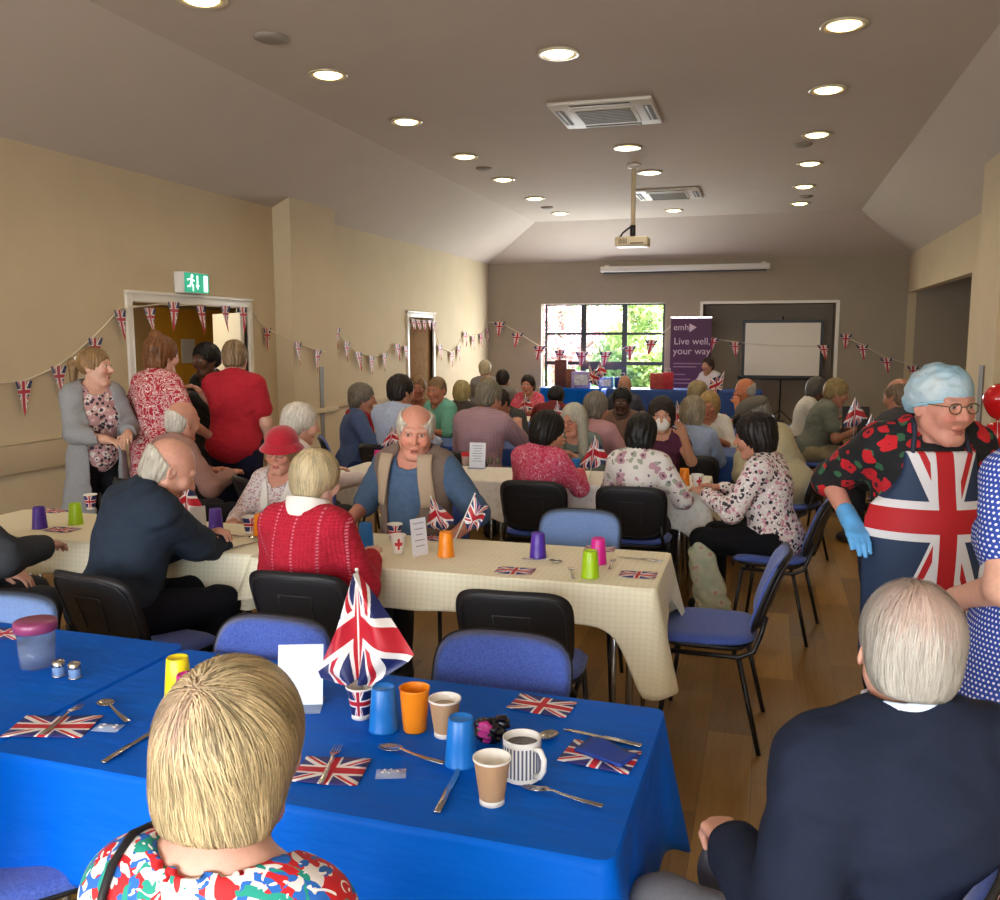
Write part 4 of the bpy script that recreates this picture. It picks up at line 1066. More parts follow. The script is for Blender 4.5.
def fork(a,b,label,z=TZ+.001,L=.185):
    q,rz_,L=span(a,b,z); e=empty('fork',q,rz_,label,'fork','table forks')
    mb=MB(); prof=[(0,.007),(.05,.0062),(.09,.004),(.115,.0035),(.13,.006),(.14,.0105)]
    def stripg(pts,zf):
        vs=[];fs=[]
        for y,w in pts: vs+=[(-w,y*L/.185-L/2,zf(y)),(w,y*L/.185-L/2,zf(y)),(w,y*L/.185-L/2,zf(y)+.0022),(-w,y*L/.185-L/2,zf(y)+.0022)]
        for i in range(len(pts)-1):
            for k in range(4): fs.append((i*4+k,i*4+(k+1)%4,i*4+4+(k+1)%4,i*4+4+k))
        fs+= [(3,2,1,0),tuple(len(vs)-4+k for k in range(4))]; return vs,fs
    zf=lambda y:.004+.006*math.exp(-((y-.115)/.03)**2)
    v,f=stripg(prof[:4]+[(.128,.006)],zf); MB().add(v,f,0,None,False).build('handle',STEEL,e,bevel=.0008)
    mb=MB(); v,f=stripg([(.126,.006),(.134,.0105),(.142,.0112)],zf); mb.add(v,f)
    for x in(-.0092,-.0031,.0031,.0092):
        mb.tube([(x,.141*L/.185-L/2,zf(.141)+.001),(x,.165*L/.185-L/2,zf(.165)),(x*.95,.186*L/.185-L/2,.006)],[.0018,.0016,.001],6)
    mb.build('tines',STEEL,e); return e
def knife(a,b,label,z=TZ+.001,L=.205):
    q,rz_,L=span(a,b,z,.205); e=empty('knife',q,rz_,label,'knife','table knives')
    MB().box((0,-L*.26,.0035),(.0075,L*.24,.003)).build('handle',STEEL,e,bevel=.002)
    mb=MB(); pts=[(-.0065,-.02*L),(.0065,-.02*L),(.0075,.3*L),(.004,.44*L),(-.003,.5*L),(-.0065,.47*L)]
    vs=[(x,y,.002) for x,y in pts]+[(x,y,.0034) for x,y in pts]; n=6
    mb.add(vs,[tuple(range(n))[::-1],tuple(range(n,2*n))]+[(k,(k+1)%n,n+(k+1)%n,n+k) for k in range(n)]); mb.build('blade',STEEL,e); return e
def spoon(a,b,label,z=TZ+.001,L=.185):
    q,rz_,L=span(a,b,z); e=empty('spoon',q,rz_,label,'spoon','table spoons')
    mb=MB(); vs=[]
    prof=[(0,.0075),(.05,.0062),(.09,.004),(.125,.0035)]; fs=[]
    zf=lambda y:.004+.008*math.exp(-((y-.12)/.03)**2)
    for y,w in prof: vs+=[(-w,y-L/2,zf(y)),(w,y-L/2,zf(y)),(w,y-L/2,zf(y)+.0022),(-w,y-L/2,zf(y)+.0022)]
    for i in range(3):
        for k in range(4): fs.append((i*4+k,i*4+(k+1)%4,i*4+4+(k+1)%4,i*4+4+k))
    fs.append((3,2,1,0)); mb.add(vs,fs); mb.build('handle',STEEL,e,bevel=.0008)
    def bowl(u,v):
        a=u*2*PI; r=v; x=.0205*r*math.sin(a); y=.152+.032*r*math.cos(a)-L/2; return (x,y,.0035+.0075*r*r+.002*r*math.cos(a)*-1)
    o=MB().grid(bowl,24,6,uv=False).build('bowl',STEEL,e); m=o.modifiers.new('s','SOLIDIFY'); m.thickness=.0014
    return e
# flags on sticks
JFLAG=jack_uv('jack_flag_cloth',rough=.45)
STICK=mat('white_stick','#e4e0d8',.5)
def hand_flag(p,h,w,label,tilt=(0,0),rz=0,shape='droop',spread=1.0,zz=0,fl=.5):
    """small paper flag on a stick: p foot of the stick, h stick height, w flag height"""
    e=empty('flag',p,rz,label,'flag','union flags on sticks')
    tx,ty=tilt; top=Vector((tx*h,ty*h,h)); MB().tube([(0,0,0),top],[.0035,.003],8).sphere(top,.005,8,6).build('stick',STICK,e)
    ax=top.normalized(); mb=MB()
    if shape=='droop':   # flag hanging in two folds either side of the stick
        for sg in(-1,1):
            def f(u,v,sg=sg):
                # v down the stick, u away from it: a hanging fold that widens to a corner and comes back to the stick
                pk=.6 if sg>0 else .70; tri=v/pk if v<pk else max(0.0,1-(v-pk)/(1.02-pk)*.8)
                wd=w*.60*spread*(tri+.02)*u; q=top-ax*(v*w*1.02+.004); drop=wd*(.25 if sg>0 else .62)
                return (q.x+sg*wd*(.95 if sg>0 else .80), q.y-.03*math.sin(u*3.0)*(.4+v)-.012*sg*u+.02*math.sin(u*7+v*3)*u, q.z-drop)
            mb.grid(lambda u,v,f=f: f(u,v),10,12)
        # remap uv so stripes run across the cloth
        k=0
        for side in(0,1):
            for fi in range(120):
                mb.uv[side*120+fi]=[(.5+(uu*.5 if side else -uu*.5),1-vv) for uu,vv in mb.uv[side*120+fi]]
    else:                # flag flying out from the stick
        def f(u,v):
            q=top-ax*(.005+v*w); s=1 if spread>0 else -1
            return (q.x+s*u*w*1.5*fl, q.y+.018*math.sin(u*7+v*2)*u*2-.02*u, q.z-u*w*(.55)-.02*math.sin(u*5))
        mb.grid(f,14,8)
        mb.uv=[[ (a,1-b) for a,b in u] for u in mb.uv]
    mb.build('flag_cloth',JFLAG,e); return e
def menu(px,py,label,w,h,rz=0,z=TZ,c='#dfe2ea',lines=0,lean=.18,holder=True,lc='#9aa0ac'):
    p=atz(px,py,z); e=empty('menu_card',p,math.radians(rz),label,'menu card','table menu cards')
    vs=lambda y0,t:[(-w/2,y0,.002),(w/2,y0,.002),(w/2,y0+t,.002),(-w/2,y0+t,.002),(-w/2,y0+lean*h,h),(w/2,y0+lean*h,h),(w/2,y0+lean*h+t,h),(-w/2,y0+lean*h+t,h)]
    MB().add(vs(0,.002),[(0,1,5,4),(2,3,7,6),(0,3,2,1),(4,5,6,7),(1,2,6,5),(3,0,4,7)]).build('card',mat('card_'+c,c,.35),e)
    if lines:
        mb=MB()
        for k in range(lines):
            z_=h*(.86-.6*k/max(1,lines-1)); ww=w*(.34-.06*(k%3)); y_=lean*z_-.0012
            mb.add([(-ww,y_-.0008,z_),(ww,y_-.0008,z_),(ww,y_-.0008+lean*.006,z_+h*.028),(-ww,y_-.0008+lean*.006,z_+h*.028)],[(0,1,2,3)])
        mb.build('printed_lines',mat('card_print_'+lc,lc,.7),e)
    if holder: MB().bx(-w/2,w/2,-.055,.05,0,.003).build('foot',mat('acrylic_foot','#9fb8e0',.12,trans=.5),e)
    return e
JP=cup_print('jack_cup','jack'); GC=cup_print('cross_cup','cross')
KRAFT=mat('kraft_sleeve','#b08c68',.75,bump=.3,bscale=300)
# -- near blue table
paper_cup(445,735,KRAFT,'brown ribbed paper cup of milky tea behind the near blue tumbler',drink='#a89478')
paper_cup(492,802,KRAFT,'empty brown ribbed paper cup nearest the camera, beside the striped mug',h=.1)
paper_cup(361,717,JP,'union flag paper cup holding the big flag on the near blue table',h=.085,r0=.024,r1=.036,rz=-.3)
tumbler(384,729,'blue','blue upturned tumbler beside the union flag cup that holds the big flag')
tumbler(415,730,'orange','orange tumbler standing upright on the near blue table',up=True)
tumbler(461,763,'blue','blue upturned tumbler nearest the camera, between two brown paper cups')
tumbler(179,696,'yellow','yellow upturned tumbler beside the blonde woman head')
tumbler(187,706,'pink','pink upturned tumbler half hidden by the blonde woman hair',s=.8)
p=atz(361,714,TZ); hand_flag(p+Vector((0,0,.01)),.375,.275,'big union flag on white stick standing in the paper cup on the near blue table',(-.02,.02),0,'droop',1.0)
menu(300,706,'white menu card in a clear stand beside the big union flag',.12,.155,20,lean=.28,c='#cfd8ea')
# striped mug
p=atz(522,778,TZ); e=empty('mug',p,math.radians(-35),'grey striped white mug of dark tea on the near blue table','mug')
t=NT('mug_stripes'); x=t.xyz(t.co('UV')); s_=t.math('GREATER_THAN',t.math('FRACT',t.math('MULTIPLY',x[0],30.0)),.5); band=t.math('MULTIPLY',t.math('GREATER_THAN',x[1],.12),t.math('LESS_THAN',x[1],.86)); t.base(t.mix(t.math('MULTIPLY',s_,band),'#e4e2dc','#5c6672')); t.set(Roughness=.2)
MB().lathe([(.041,.004),(.043,.012),(.043,.092),(.0435,.097)],n=36,cap=False,uv=True).build('body',t.mat,e)
MB().lathe([(.001,.006),(.038,.004),(.041,.004),(.0405,.012),(.0405,.096),(.0435,.097),(.0395,.097),(.0392,.02),(.001,.014)],n=36,cap=False).build('inside',mat('mug_white','#e4e2dc',.2),e)
MB().tube([(.041,0,.082),(.062,0,.086),(.074,0,.07),(.072,0,.045),(.06,0,.026),(.041,0,.022)],.0065,10).build('handle',mat('mug_white','#e4e2dc',.2),e)
MB().lathe([(.001,.080),(.0393,.080)],n=24,cap=False).build('tea',mat('dark_tea','#3c2a1c',.1),e)
# jar with pink lid, shakers
p=atz(38,666,TZ); e=empty('water_jar',p,0,'clear plastic water jar with dark pink lid on the blue cloth','jar')
CLR=mat('clear_plastic','#dfe8f4',.08,trans=.92,alpha=.55)
MB().lathe([(.046,.0),(.048,.004),(.0555,.128),(.057,.13),(.056,.13),(.0535,.126),(.0465,.006),(.001,.005)],n=36,cap=False).build('jar_body',CLR,e)
MB().lathe([(.001,.006),(.046,.006),(.0515,.075),(.001,.075)],n=30,cap=False).build('water',mat('water','#b9cdea',.05,trans=.6,alpha=.6),e)
MB().lathe([(.058,.112),(.0605,.114),(.0605,.138),(.057,.142),(.001,.139)],n=36,cap=False).build('lid',mat('pink_lid','#8c3a66',.3),e)
for px,py,lab in((59,676,'small steel topped salt shaker, the one nearer the water jar'),(75,678,'small steel topped pepper shaker, the one further from the water jar')):
    e=empty('shaker',atz(px,py,TZ),0,lab,'shaker','salt and pepper shakers')
    MB().lathe([(.017,0),(.017,.032),(.0165,.034)],n=20).build('glass_body',mat('shaker_glass','#8fb0d8',.1,metal=.3),e)
    MB().lathe([(.018,.03),(.018,.042),(.014,.048),(.001,.05)],n=20,cap=False).build('cap',STEEL,e); MB().lathe([(.019,0),(.019,.004),(.001,.005)],n=20).build('base',STEEL,e)
napkin(331,771,'union flag napkin with a fork across it, beside the blonde woman',rz=10,w=.155,d=.125)
napkin(53,727,'union flag napkin at the left of the blue table under a fork',rz=16,w=.2,d=.125)
napkin(542,706,'union flag napkin behind the black and pink pouch',rz=-6)
napkin(600,757,'union flag napkin under the folded dark blue napkin',rz=-8,w=.17,d=.12)
napkin(4,634,'union flag napkin beside the water jar at the left edge',rz=10)
o=MB().grid(lambda u,v:((u-.5)*.13,(v-.5)*.075,.006+.006*math.sin(u*6)*v+.004*v),10,8).build('folded_napkin',mat('blue_napkin','#123a94',.6),None,atz(606,756,TZ),math.radians(-24)); m_=o.modifiers.new('s','SOLIDIFY'); m_.thickness=.006; m_.offset=1; tag(o,'folded dark blue paper napkin lying on a union flag napkin','napkin')
fork((318,792),(341,742),'fork lying on the napkin beside the blonde woman',z=TZ+.004); fork((606,809),(521,787),'fork lying in front of the folded blue napkin'); fork((34,742),(89,701),'fork lying across the napkin at the left of the blue table',z=TZ+.004)
spoon((448,766),(376,747),'spoon lying beside the clear sachet, bowl to the left'); spoon((500,762),(562,731),'spoon with tea leaves beside the mug and pouch'); spoon((133,727),(97,699),'spoon lying beside the left-hand napkin')
knife((437,814),(460,768),'knife pointing away beside the near brown paper cup'); knife((106,762),(158,729),'knife lying at the front edge beside the blonde woman'); knife((640,747),(565,730),'knife lying behind the folded blue napkin'); knife((186,680),(222,653),'knife lying beside the yellow tumbler')
SACH=mat('clear_sachet','#b8cbe8',.15,alpha=.6)
for px,py,rz,lab in((391,775,20,'clear sweet sachet lying beside the spoon, right of the blonde woman'),(108,729,10,'clear sweet sachet lying beside the left-hand napkin')):
    e=empty('sachet',atz(px,py,TZ),math.radians(rz),lab,'sachet','clear sachets')
    MB().grid(lambda u,v:((u-.5)*.068,(v-.5)*.046,.003+.007*math.sin(u*PI)*math.sin(v*PI)),10,8).build('wrapper',SACH,e)
    mb=MB(); rr_=random.Random(px)
    for k in range(9): mb.sphere((rr_.uniform(-.02,.02),rr_.uniform(-.012,.012),.005),.0045,8,6)
    mb.build('sweets',mat('sweet_white','#d9d4d0',.5),e)
# black and pink pouch
p=atz(489,741,TZ); e=empty('cosmetic_pouch',p,0,'small crumpled black and pink wrapper bundle behind the mug','wrapper')
for nm,c,sd,cc,rd in(('black_wrapper','#17131a',3,(.0,0,.028),(.042,.026,.03)),('pink_wrapper','#d0389c',5,(-.004,-.016,.03),(.02,.016,.026)),('black_tie','#17131a',9,(.032,.006,.045),(.018,.014,.026))):
    V,Q=surf([ell(cc,rd,k=.005)],.004,disp=wrinkle(.012,130,sd)); link(nm,npmesh(nm,V,Q,mat('wrap_'+nm,c,.25)),None,e)
# -- cream table
tumbler(538,557,'purple','purple upturned tumbler in the middle of the cream cloth'); tumbler(590,577,'lime','lime green upturned tumbler beside the pink one on the cream cloth'); tumbler(598,563,'pink','pink upturned tumbler behind the lime one on the cream cloth')
tumbler(446,556,'orange','orange tumbler in front of the man in vest, small flags beside it'); tumbler(366,546,'blue','blue upturned tumbler beside the red knit sweater woman'); tumbler(261,536,'orange','orange tumbler beside the red hat woman'); tumbler(216,530,'purple','purple tumbler held by the man in navy jacket'); tumbler(40,528,'purple','purple upturned tumbler beside the dark grey sleeve at the left edge'); tumbler(76,524,'lime','lime green upturned tumbler beside the navy jacket man')
paper_cup(398,553,GC,'white paper cup with a red cross in front of the man in vest',h=.085,r0=.024,r1=.036); paper_cup(395,541,JP,'union flag paper cup behind the red cross cup on the cream cloth',h=.085,r0=.024,r1=.036); paper_cup(250,533,JP,'union flag paper cup in front of the red hat woman',h=.085,r0=.024,r1=.036,rz=.4)
c=paper_cup(91,509,JP,'union flag paper cup behind the lime tumbler at the left',h=.085,r0=.024,r1=.036)
menu(421,556,'narrow white card standing edge on beside the orange tumbler',.09,.17,62,lean=.12,lines=5,holder=False)
menu(200,537,'white card standing in front of the stooping navy jacket man',.08,.15,60,lean=.1,holder=False)
p=atz(446,545,TZ)+Vector((0,.05,.0)); hand_flag(p,.22,.15,'small union flag leaning left out of the orange cup group by the man in vest',(-.42,.1),.2,'droop',.9); hand_flag(p+Vector((.02,0,0)),.24,.13,'small union flag leaning right over the orange tumbler',(.42,.1),.0,'fly',1.0,fl=.35)
p=atz(188,522,TZ); hand_flag(p,.22,.17,'union flag standing in front of the bald man in navy jacket',(.0,.0),0,'droop',1.0)
napkin(515,571,'union flag napkin in front of the purple tumbler on the cream cloth',rz=3,w=.16); napkin(638,575,'union flag napkin at the right end of the cream cloth',rz=0,w=.15); napkin(600,549,'union flag napkin behind the pink tumbler',rz=2,w=.14); napkin(430,538,'union flag napkin behind the orange tumbler before the man in vest',w=.15)
napkin(52,511,'union flag napkin between purple and lime tumblers at the left',w=.16); napkin(62,530,'union flag napkin under the dark grey sleeve at the left',w=.16)
fork((574,582),(570,567),'short fork left of the lime tumbler'); fork((608,573),(615,558),'fork right of the lime tumbler'); knife((662,562),(618,557),'knife behind the right-hand napkin on the cream cloth'); spoon((525,560),(560,563),'spoon beside the purple tumbler on the cream cloth'); knife((228,550),(262,541),'knife beside the hand of the navy jacket man'); spoon((232,536),(258,540),'spoon between the hat woman and navy jacket man')
# -- lace table
paper_cup(697,488,GC,'white paper cup with a red cross at the end of the lace cloth',h=.09,r0=.026,r1=.039); tumbler(684,485,'orange','orange tumbler beside the raised hand of the masked woman'); tumbler(576,474,'blue','blue tumbler beside the flag before the long haired woman')
menu(477,468,'white menu card standing upright on the lace cloth',.125,.19,2,lean=.12,lines=7); tumbler(378,463,'pink','pink tumbler behind the left shoulder of the man in vest',s=.9)
p=atz(494,464,TZ); e=empty('cruet_set',p,0,'small dark cruet set beside the white menu card','cruet')
for x in(-.03,.03): MB().lathe([(.018,0),(.02,.03),(.016,.05),(.001,.055)],(x,0,0),16,cap=False).build('pot',mat('cruet_glass','#6d6a5c',.2),e)
p=atz(466,465,TZ); e=empty('lidded_jar',p,0,'clear jar with red lid beside the white menu card','jar'); MB().lathe([(.03,0),(.036,.07),(.036,.075),(.001,.075)],n=20).build('jar_body',mat('jar_pinkish','#cfb4b4',.15,alpha=.8),e); MB().lathe([(.038,.07),(.038,.1),(.001,.104)],n=20,cap=False).build('lid',mat('red_lid','#b81c2a',.4),e)
p=atz(590,478,TZ); hand_flag(p,.3,.21,'union flag lying over its stick before the long haired woman',(.12,-.1),.0,'droop',1.0)
p=atz(378,462,TZ)+Vector((.04,.1,0)); hand_flag(p,.28,.15,'union flag beside the left shoulder of the man in vest',(.15,0),.3,'droop',1.2)
# -- farther tables
tumbler(427,440,'lime','lime tumbler on the dark blue cloth behind the man in vest',s=1.1)
p=atz(512,414,.74); tumbler(540,415,'orange','small orange tumbler on the far table before the dark red jacket')
p=aty(678,402,8.1); hand_flag(Vector((p.x,8.0,TZ)),.42,.24,'union flag bunch standing behind the masked woman',(.0,0),0,'droop',.8)
p=aty(523,402,10.4); hand_flag(Vector((p.x,10.4,TZ)),.3,.2,'union flag in front of the woman in pink near the window',(.1,0),0,'droop',1)
p=aty(555,415,8.0); hand_flag(Vector((p.x,8.0,TZ)),.4,.2,'pale union flag above the black haired woman in pink',(.05,0),0,'droop',.8)
p=aty(722,410,10.45); tag(MB().lathe([(.001,.004),(.04,.0),(.05,.11),(.047,.11),(.038,.008),(.001,.01)],n=20,cap=False).build('tumbler',mat('red_cup','#c01818',.4),None,(p.x,10.5,TZ)),'small red tumbler on the far pale cloth','cup')
for px,Y,w,h,lab in((858,9.6,.26,.27,'open black laptop on the right-hand table, the farther one'),(873,8.75,.22,.22,'open black laptop on the right-hand table, the nearer one')):
    p=aty(px,405,Y); e=empty('laptop',(p.x,Y,TZ),0,lab,'laptop','laptops on the right-hand table')
    MB().bx(-w/2,w/2,-.1,.14,0,.02).build('keyboard_base',BLACK,e,bevel=.004); MB().box((0,.17,h/2+.01),(w/2,.006,h/2),R=Matrix.Rotation(-.2,3,'X')).build('screen_lid',mat('laptop_black','#0d0d10',.25),e)
for px,Y,lab,h in((855,8.95,'tall union flag bunch on the right-hand table behind the green shirt woman',.42),(872,8.5,'union flag bunch on the right-hand table before the grey jacket man',.3)):
    p=aty(px,405,Y); hand_flag(Vector((p.x-.0,Y,TZ)),h,h*.6,lab,(.0,0),0,'droop',.8)
p=aty(845,412,9.0); tumbler(862,425,'blue','blue tumbler on the right-hand table beside the flags',s=1.1)
# display table things under the window
Z7=.806
for px,Y,nm,w,h,c,lab in((561,16.1,'gift_box',.22,.50,'#5a2a2c','dark red patterned gift bag on the display table before the left pane'),(571,16.05,'gift_box',.18,.34,'#7a4a3a','brown gift bag beside the dark red one under the window'),(581,16.0,'picture_card',.34,.3,'#9a8fd0','lilac greeting card on the display table under the window'),(606,16.1,'picture_card',.26,.2,'#5f8fe0','pale blue card on the display table below the middle pane'),(622,16.2,'gift_box',.25,.2,'#1c3f8c','dark blue box behind the bald man under the window'),(657,16.1,'gift_box',.24,.28,'#a83a30','red card box on the display table below the right pane'),(668,16.1,'gift_box',.18,.3,'#b0202c','crimson box beside the purple banner')):
    p=aty(px,388,Y); e=empty(nm,(p.x,Y,Z7),0,lab,'gift' if nm=='gift_box' else 'card')
    MB().bx(-w/2,w/2,-.05,.05,0,h).build('body',mat('gift_'+c,c,.6,var=.35,scale=14),e,bevel=.006)
    if nm=='gift_box': MB().tube([(-w*.25,-.05,h),(-w*.2,-.05,h+.07),(w*.2,-.05,h+.07),(w*.25,-.05,h)],.006,6).build('handle',mat('cord_white','#cfc6b8',.7),e)
    else: MB().bx(-w*.35,w*.35,-.056,-.05,h*.2,h*.8).build('picture',mat('card_flower','#c9d0e8',.6,var=.4,scale=30),e)
p=aty(600,370,16.0); hand_flag(Vector((p.x,16.0,Z7)),.5,.3,'union flag standing on the display table before the middle pane',(.0,0),0,'droop',.8)
p=aty(587,372,15.95); hand_flag(Vector((p.x,15.95,Z7)),.42,.26,'union flag beside the lilac card under the window',(.1,0),0,'fly',1,fl=.5)
p=aty(722,380,15.9); hand_flag(Vector((p.x,15.9,Z7)),.34,.3,'union flag beside the white haired person before the banner',(.1,0),0,'fly',-1,fl=.5)
# ------------------------------------------------------------------ bunting
PEN=jack_uv('jack_pennant',fu=60,fv=34,ou=-42,ov=-17,swap=True,blu='#2a2c58',red='#b0283a',wht='#d9cfc4')
PSTR=mat('bunting_tape','#d6c9b0',.8)
def bunting(label,anchors,pens,nrm,size=.17,hgt=.27,sag=.02,seed=0):
    """anchors: 3-D points of the tape; pens: 3-D points where pennants hang"""
    e=empty('bunting',(0,0,0),0,label,'bunting','union flag bunting')
    mb=MB(); pts=[]
    for a,b in zip(anchors[:-1],anchors[1:]):
        for k in range(6): t=k/6; q=a.lerp(b,t); q=q+Vector((0,0,-sag*4*t*(1-t)*(b-a).length)); pts.append(q)
    pts.append(anchors[-1]); mb.tube(pts,.006,5); mb.build('tape',PSTR,e)
    rs=random.Random(seed); n=Vector(nrm)
    for (q,d) in pens:
        d=d.normalized(); tilt=rs.uniform(-.22,.22); sz=size*rs.uniform(.9,1.05); cv=rs.uniform(-.018,.018)
        down=(Vector((0,0,-1))+d*tilt).normalized(); w=d*sz/2
        mb=MB()
        def f(u,v): 
            c=q+(w*(u*2-1))*(1-v)+down*(hgt*v)+n*(.012+.02*v+cv*math.sin(v*3)*(.4+u)+.02*(u-.5)**2); return tuple(c)
        mb.grid(f,6,8); 
        # uv follow the cloth, not the taper
        k=0
        for j in range(8):
            for i in range(6):
                mb.uv[k]=[(.5+(uu-.5)*(1-vv),1-vv) for uu,vv in mb.uv[k]]; k+=1
        mb.build('pennant',PEN,e)
    return e
def lwall(pts,X=XL+.02): return [atx(px,py,X) for px,py in pts]
def pens(points,dirv): return [(p,Vector(dirv)) for p in points]
Yd=(0,1,0)
bunting('bunting swag on the left wall ending at the top of the doorway',lwall([(-40,383),(22,381),(57,366),(92,338),(120,308),(150,305)]),pens(lwall([(-20,384),(22,381),(57,366),(94,338),(118,310)]),Yd),(1,0,0),seed=1)
bunting('bunting strung across the head of the left doorway',lwall([(128,306),(160,304),(200,304),(247,307)],XL+.06),pens(lwall([(148,308),(172,302),(199,306),(224,306),(241,307)],XL+.06),Yd),(1,0,0),seed=2)
a=lwall([(250,308),(266,328)])+[atx(297,342,XL+.24),atx(326,352,XL+.24)]
bunting('bunting sagging from the doorway round the white pillar',a,pens([a[1],a[2],atx(317,350,XL+.24),],Yd),(1,0,0),seed=3)
bunting('bunting swag between the pillar and the narrow far door',lwall([(328,352),(336,328),(346,342),(357,352),(371,356),(384,354),(396,346),(405,346),(412,320)]),pens(lwall([(336,328),(346,342),(357,352),(371,356),(384,353),(396,344),(405,346)]),Yd),(1,0,0),size=.2,seed=4)
bunting('bunting hanging over the narrow far door head',lwall([(410,318),(420,320),(432,321)],XL+.06),pens(lwall([(412,319),(417,320),(423,320),(429,320),(433,322)],XL+.06),Yd),(1,0,0),size=.2,hgt=.2,seed=5)
bunting('bunting swag on the left wall between far door and room corner',lwall([(434,324),(439,346),(451,352),(458,346),(464,333),(472,336),(480,334),(486,330)]),pens(lwall([(439,345),(451,352),(458,346),(464,332),(472,336),(480,334),(486,328)]),Yd),(1,0,0),size=.2,seed=6)
Xd=(1,0,0)
fw=lambda L,Y=YF-.05: [aty(px,py,Y) for px,py in L]
bunting('bunting strung across the window and purple banner',fw([(488,322),(500,322),(518,332),(540,346),(560,350),(582,352),(606,352),(630,346),(652,342),(675,322)],YF-.12),pens(fw([(500,322),(518,333),(540,346),(560,350),(582,352),(606,352),(630,346),(652,340)],YF-.12),Xd),(0,-1,0),size=.24,hgt=.3,seed=7)
bunting('bunting line from the banner across the alcove',fw([(675,322),(690,322),(712,338),(738,342),(800,346),(824,346)],YF-.12),pens(fw([(713,338),(735,342),(823,345)],YF-.12),Xd),(0,-1,0),size=.22,hgt=.28,seed=8)
bunting('bunting swag on the far wall right of the alcove',fw([(840,334),(862,344),(886,357),(914,365),(935,372)],YF-.06),pens(fw([(846,334),(862,345),(886,358),(913,366),(930,370)],YF-.06),Xd),(0,-1,0),size=.22,hgt=.28,seed=9)
# balloons beside the right-hand pillar
def balloon(px,py,Y,r,c,lab):
    p=aty(px,py,Y); e=empty('balloon',p,0,lab,'balloon','balloons by the right-hand pillar')
    MB().lathe([(.001,r*1.1)]+[(r*math.sin(t)*(1 if t<PI/2 else 1-.12*math.sin((t-PI/2)*2)),r*(1.1 if t<PI/2 else 1.28)*math.cos(t)) for t in np.linspace(.1,PI-.05,22)]+[(.008,-r*1.3),(.014,-r*1.36),(.001,-r*1.36)],n=32,cap=False).build('skin',mat('balloon_'+c,c,.18,coat=.4),e)
    MB().tube([(0,0,-r*1.35),(.01,0,-r*1.35-.2),(-.01,0,-p.z+.02)],.0015,5).build('ribbon',WHITE,e)
balloon(999,400,5.2,.078,'#c01418','red balloon at the right edge above the blue one'); balloon(996,436,5.3,.07,'#c01418','lower red balloon tucked behind the polka dot dress'); balloon(992,456,5.4,.10,'#1c3fa0','blue balloon beside the shoulder of the person in apron')
# walking frame with black handles by the left wall
p=aty(374,392,8.3); e=empty('walking_frame',(p.x,8.4,0),0,'wheeled walking frame with black curved handles by the left wall','walking frame')
for sx in(-.2,.2):
    MB().tube([(sx,.25,.08),(sx,.1,.6),(sx,.05,1.05),(sx,.0,1.12),(sx,-.1,1.10)],.013,8).build('handle',BLACK,e); MB().tube([(sx,.1,.55),(sx,-.25,.08)],.012,8).build('leg',BLKM,e)
    for y in(.25,-.25): MB().lathe([(.02,-.015),(.09,-.015),(.09,.015),(.02,.015)],n=18).build('wheel',BLACK,e,(sx,y,.09),(0,PI/2,0))
MB().bx(-.2,.2,-.02,.14,.55,.58).build('seat',BLACK,e,bevel=.01); MB().tube([(-.2,.06,.9),(.2,.06,.9)],.01).build('crossbar',BLKM,e)
# shopping bag hanging by the table end
p=atz(708,597,.02); b0=atz(700,580,0.05)
def bagf(u,v): return None
V,Q=surf([cone((-.03,0,.44),(.05,-.01,.14),.07,.10,k=.05),cone((.02,0,.4),(.12,-.01,.06),.04,.05,k=.05)],.012,disp=wrinkle(.014,36,12)); V=V*np.array((1,.55,1))
q=aty(697,545,5.55); e=empty('shopping_bag',(q.x+.06,5.35,0.0),0,'crumpled pale patterned shopping bag slumped under the end of the lace cloth','bag')
t=NT('bag_print'); t.base(t.ramp(t.vor(t.co('Object'),18,out=0),[(.15,'#b98f80'),(.3,'#c2c4ac'),(.8,'#aab79e')])); t.set(Roughness=.7)
link('bag_body',npmesh('bag_body',V,Q,t.mat),None,e); 
for x in(-.02,.04): MB().tube([(x,-.04,.12),(x-.02,-.08,.02),(x+.06,-.09,.015),(x+.08,-.05,.1)],.011,6).build('handle',mat('bag_handle','#a9aa94',.8),e)
V,Q=surf([ell((0,0,.13),(.12,.12,.14)),cone((-.1,0,.05),(.12,0,.05),.08,.07)],.014,disp=wrinkle(.012,30,2)); q=atz(672,545,.0)
e=empty('handbag',(q.x+.0,5.75,0),0,'slumped black bag on the floor beneath the end of the lace table','bag'); link('bag_body',npmesh('bag_body',V,Q,mat('bag_black','#16161b',.6)),None,e); MB().tube([(-.07,-.05,.24),(-.04,-.06,.33),(.04,-.06,.33),(.07,-.05,.24)],.009,6).build('handle',BLACK,e)
# ------------------------------------------------------------------ printed cloths
def flowers(name,base,layers,rough=.85):
    """layers: (scale, radius, petal colour, centre colour or None, offset)"""
    t=NT(name); c=t.base(base) and None; col=None
    x=t.n('ShaderNodeRGB'); x.outputs[0].default_value=lin(base); col=x.outputs[0]
    for sc_,rad,pc,cc,off in layers:
        co=t.co('Object',loc=(off,off*1.7,off*.6)); ns=t.n('ShaderNodeTexNoise'); t.l(co,ns.inputs[0]); ns.inputs['Scale'].default_value=sc_*1.6
        ad=t.n('ShaderNodeMix',data_type='VECTOR'); ad.inputs[0].default_value=.06*10/sc_ if sc_>10 else .06
        t.l(co,ad.inputs[4]); t.l(ns.outputs['Color'],ad.inputs[5])
        d=t.vor(ad.outputs[1],sc_)
        col=t.mix(t.math('LESS_THAN',d,rad),col,pc)
        if cc: col=t.mix(t.math('LESS_THAN',d,rad*.38),col,cc)
    t.base(col); t.set(Roughness=rough); return t.mat
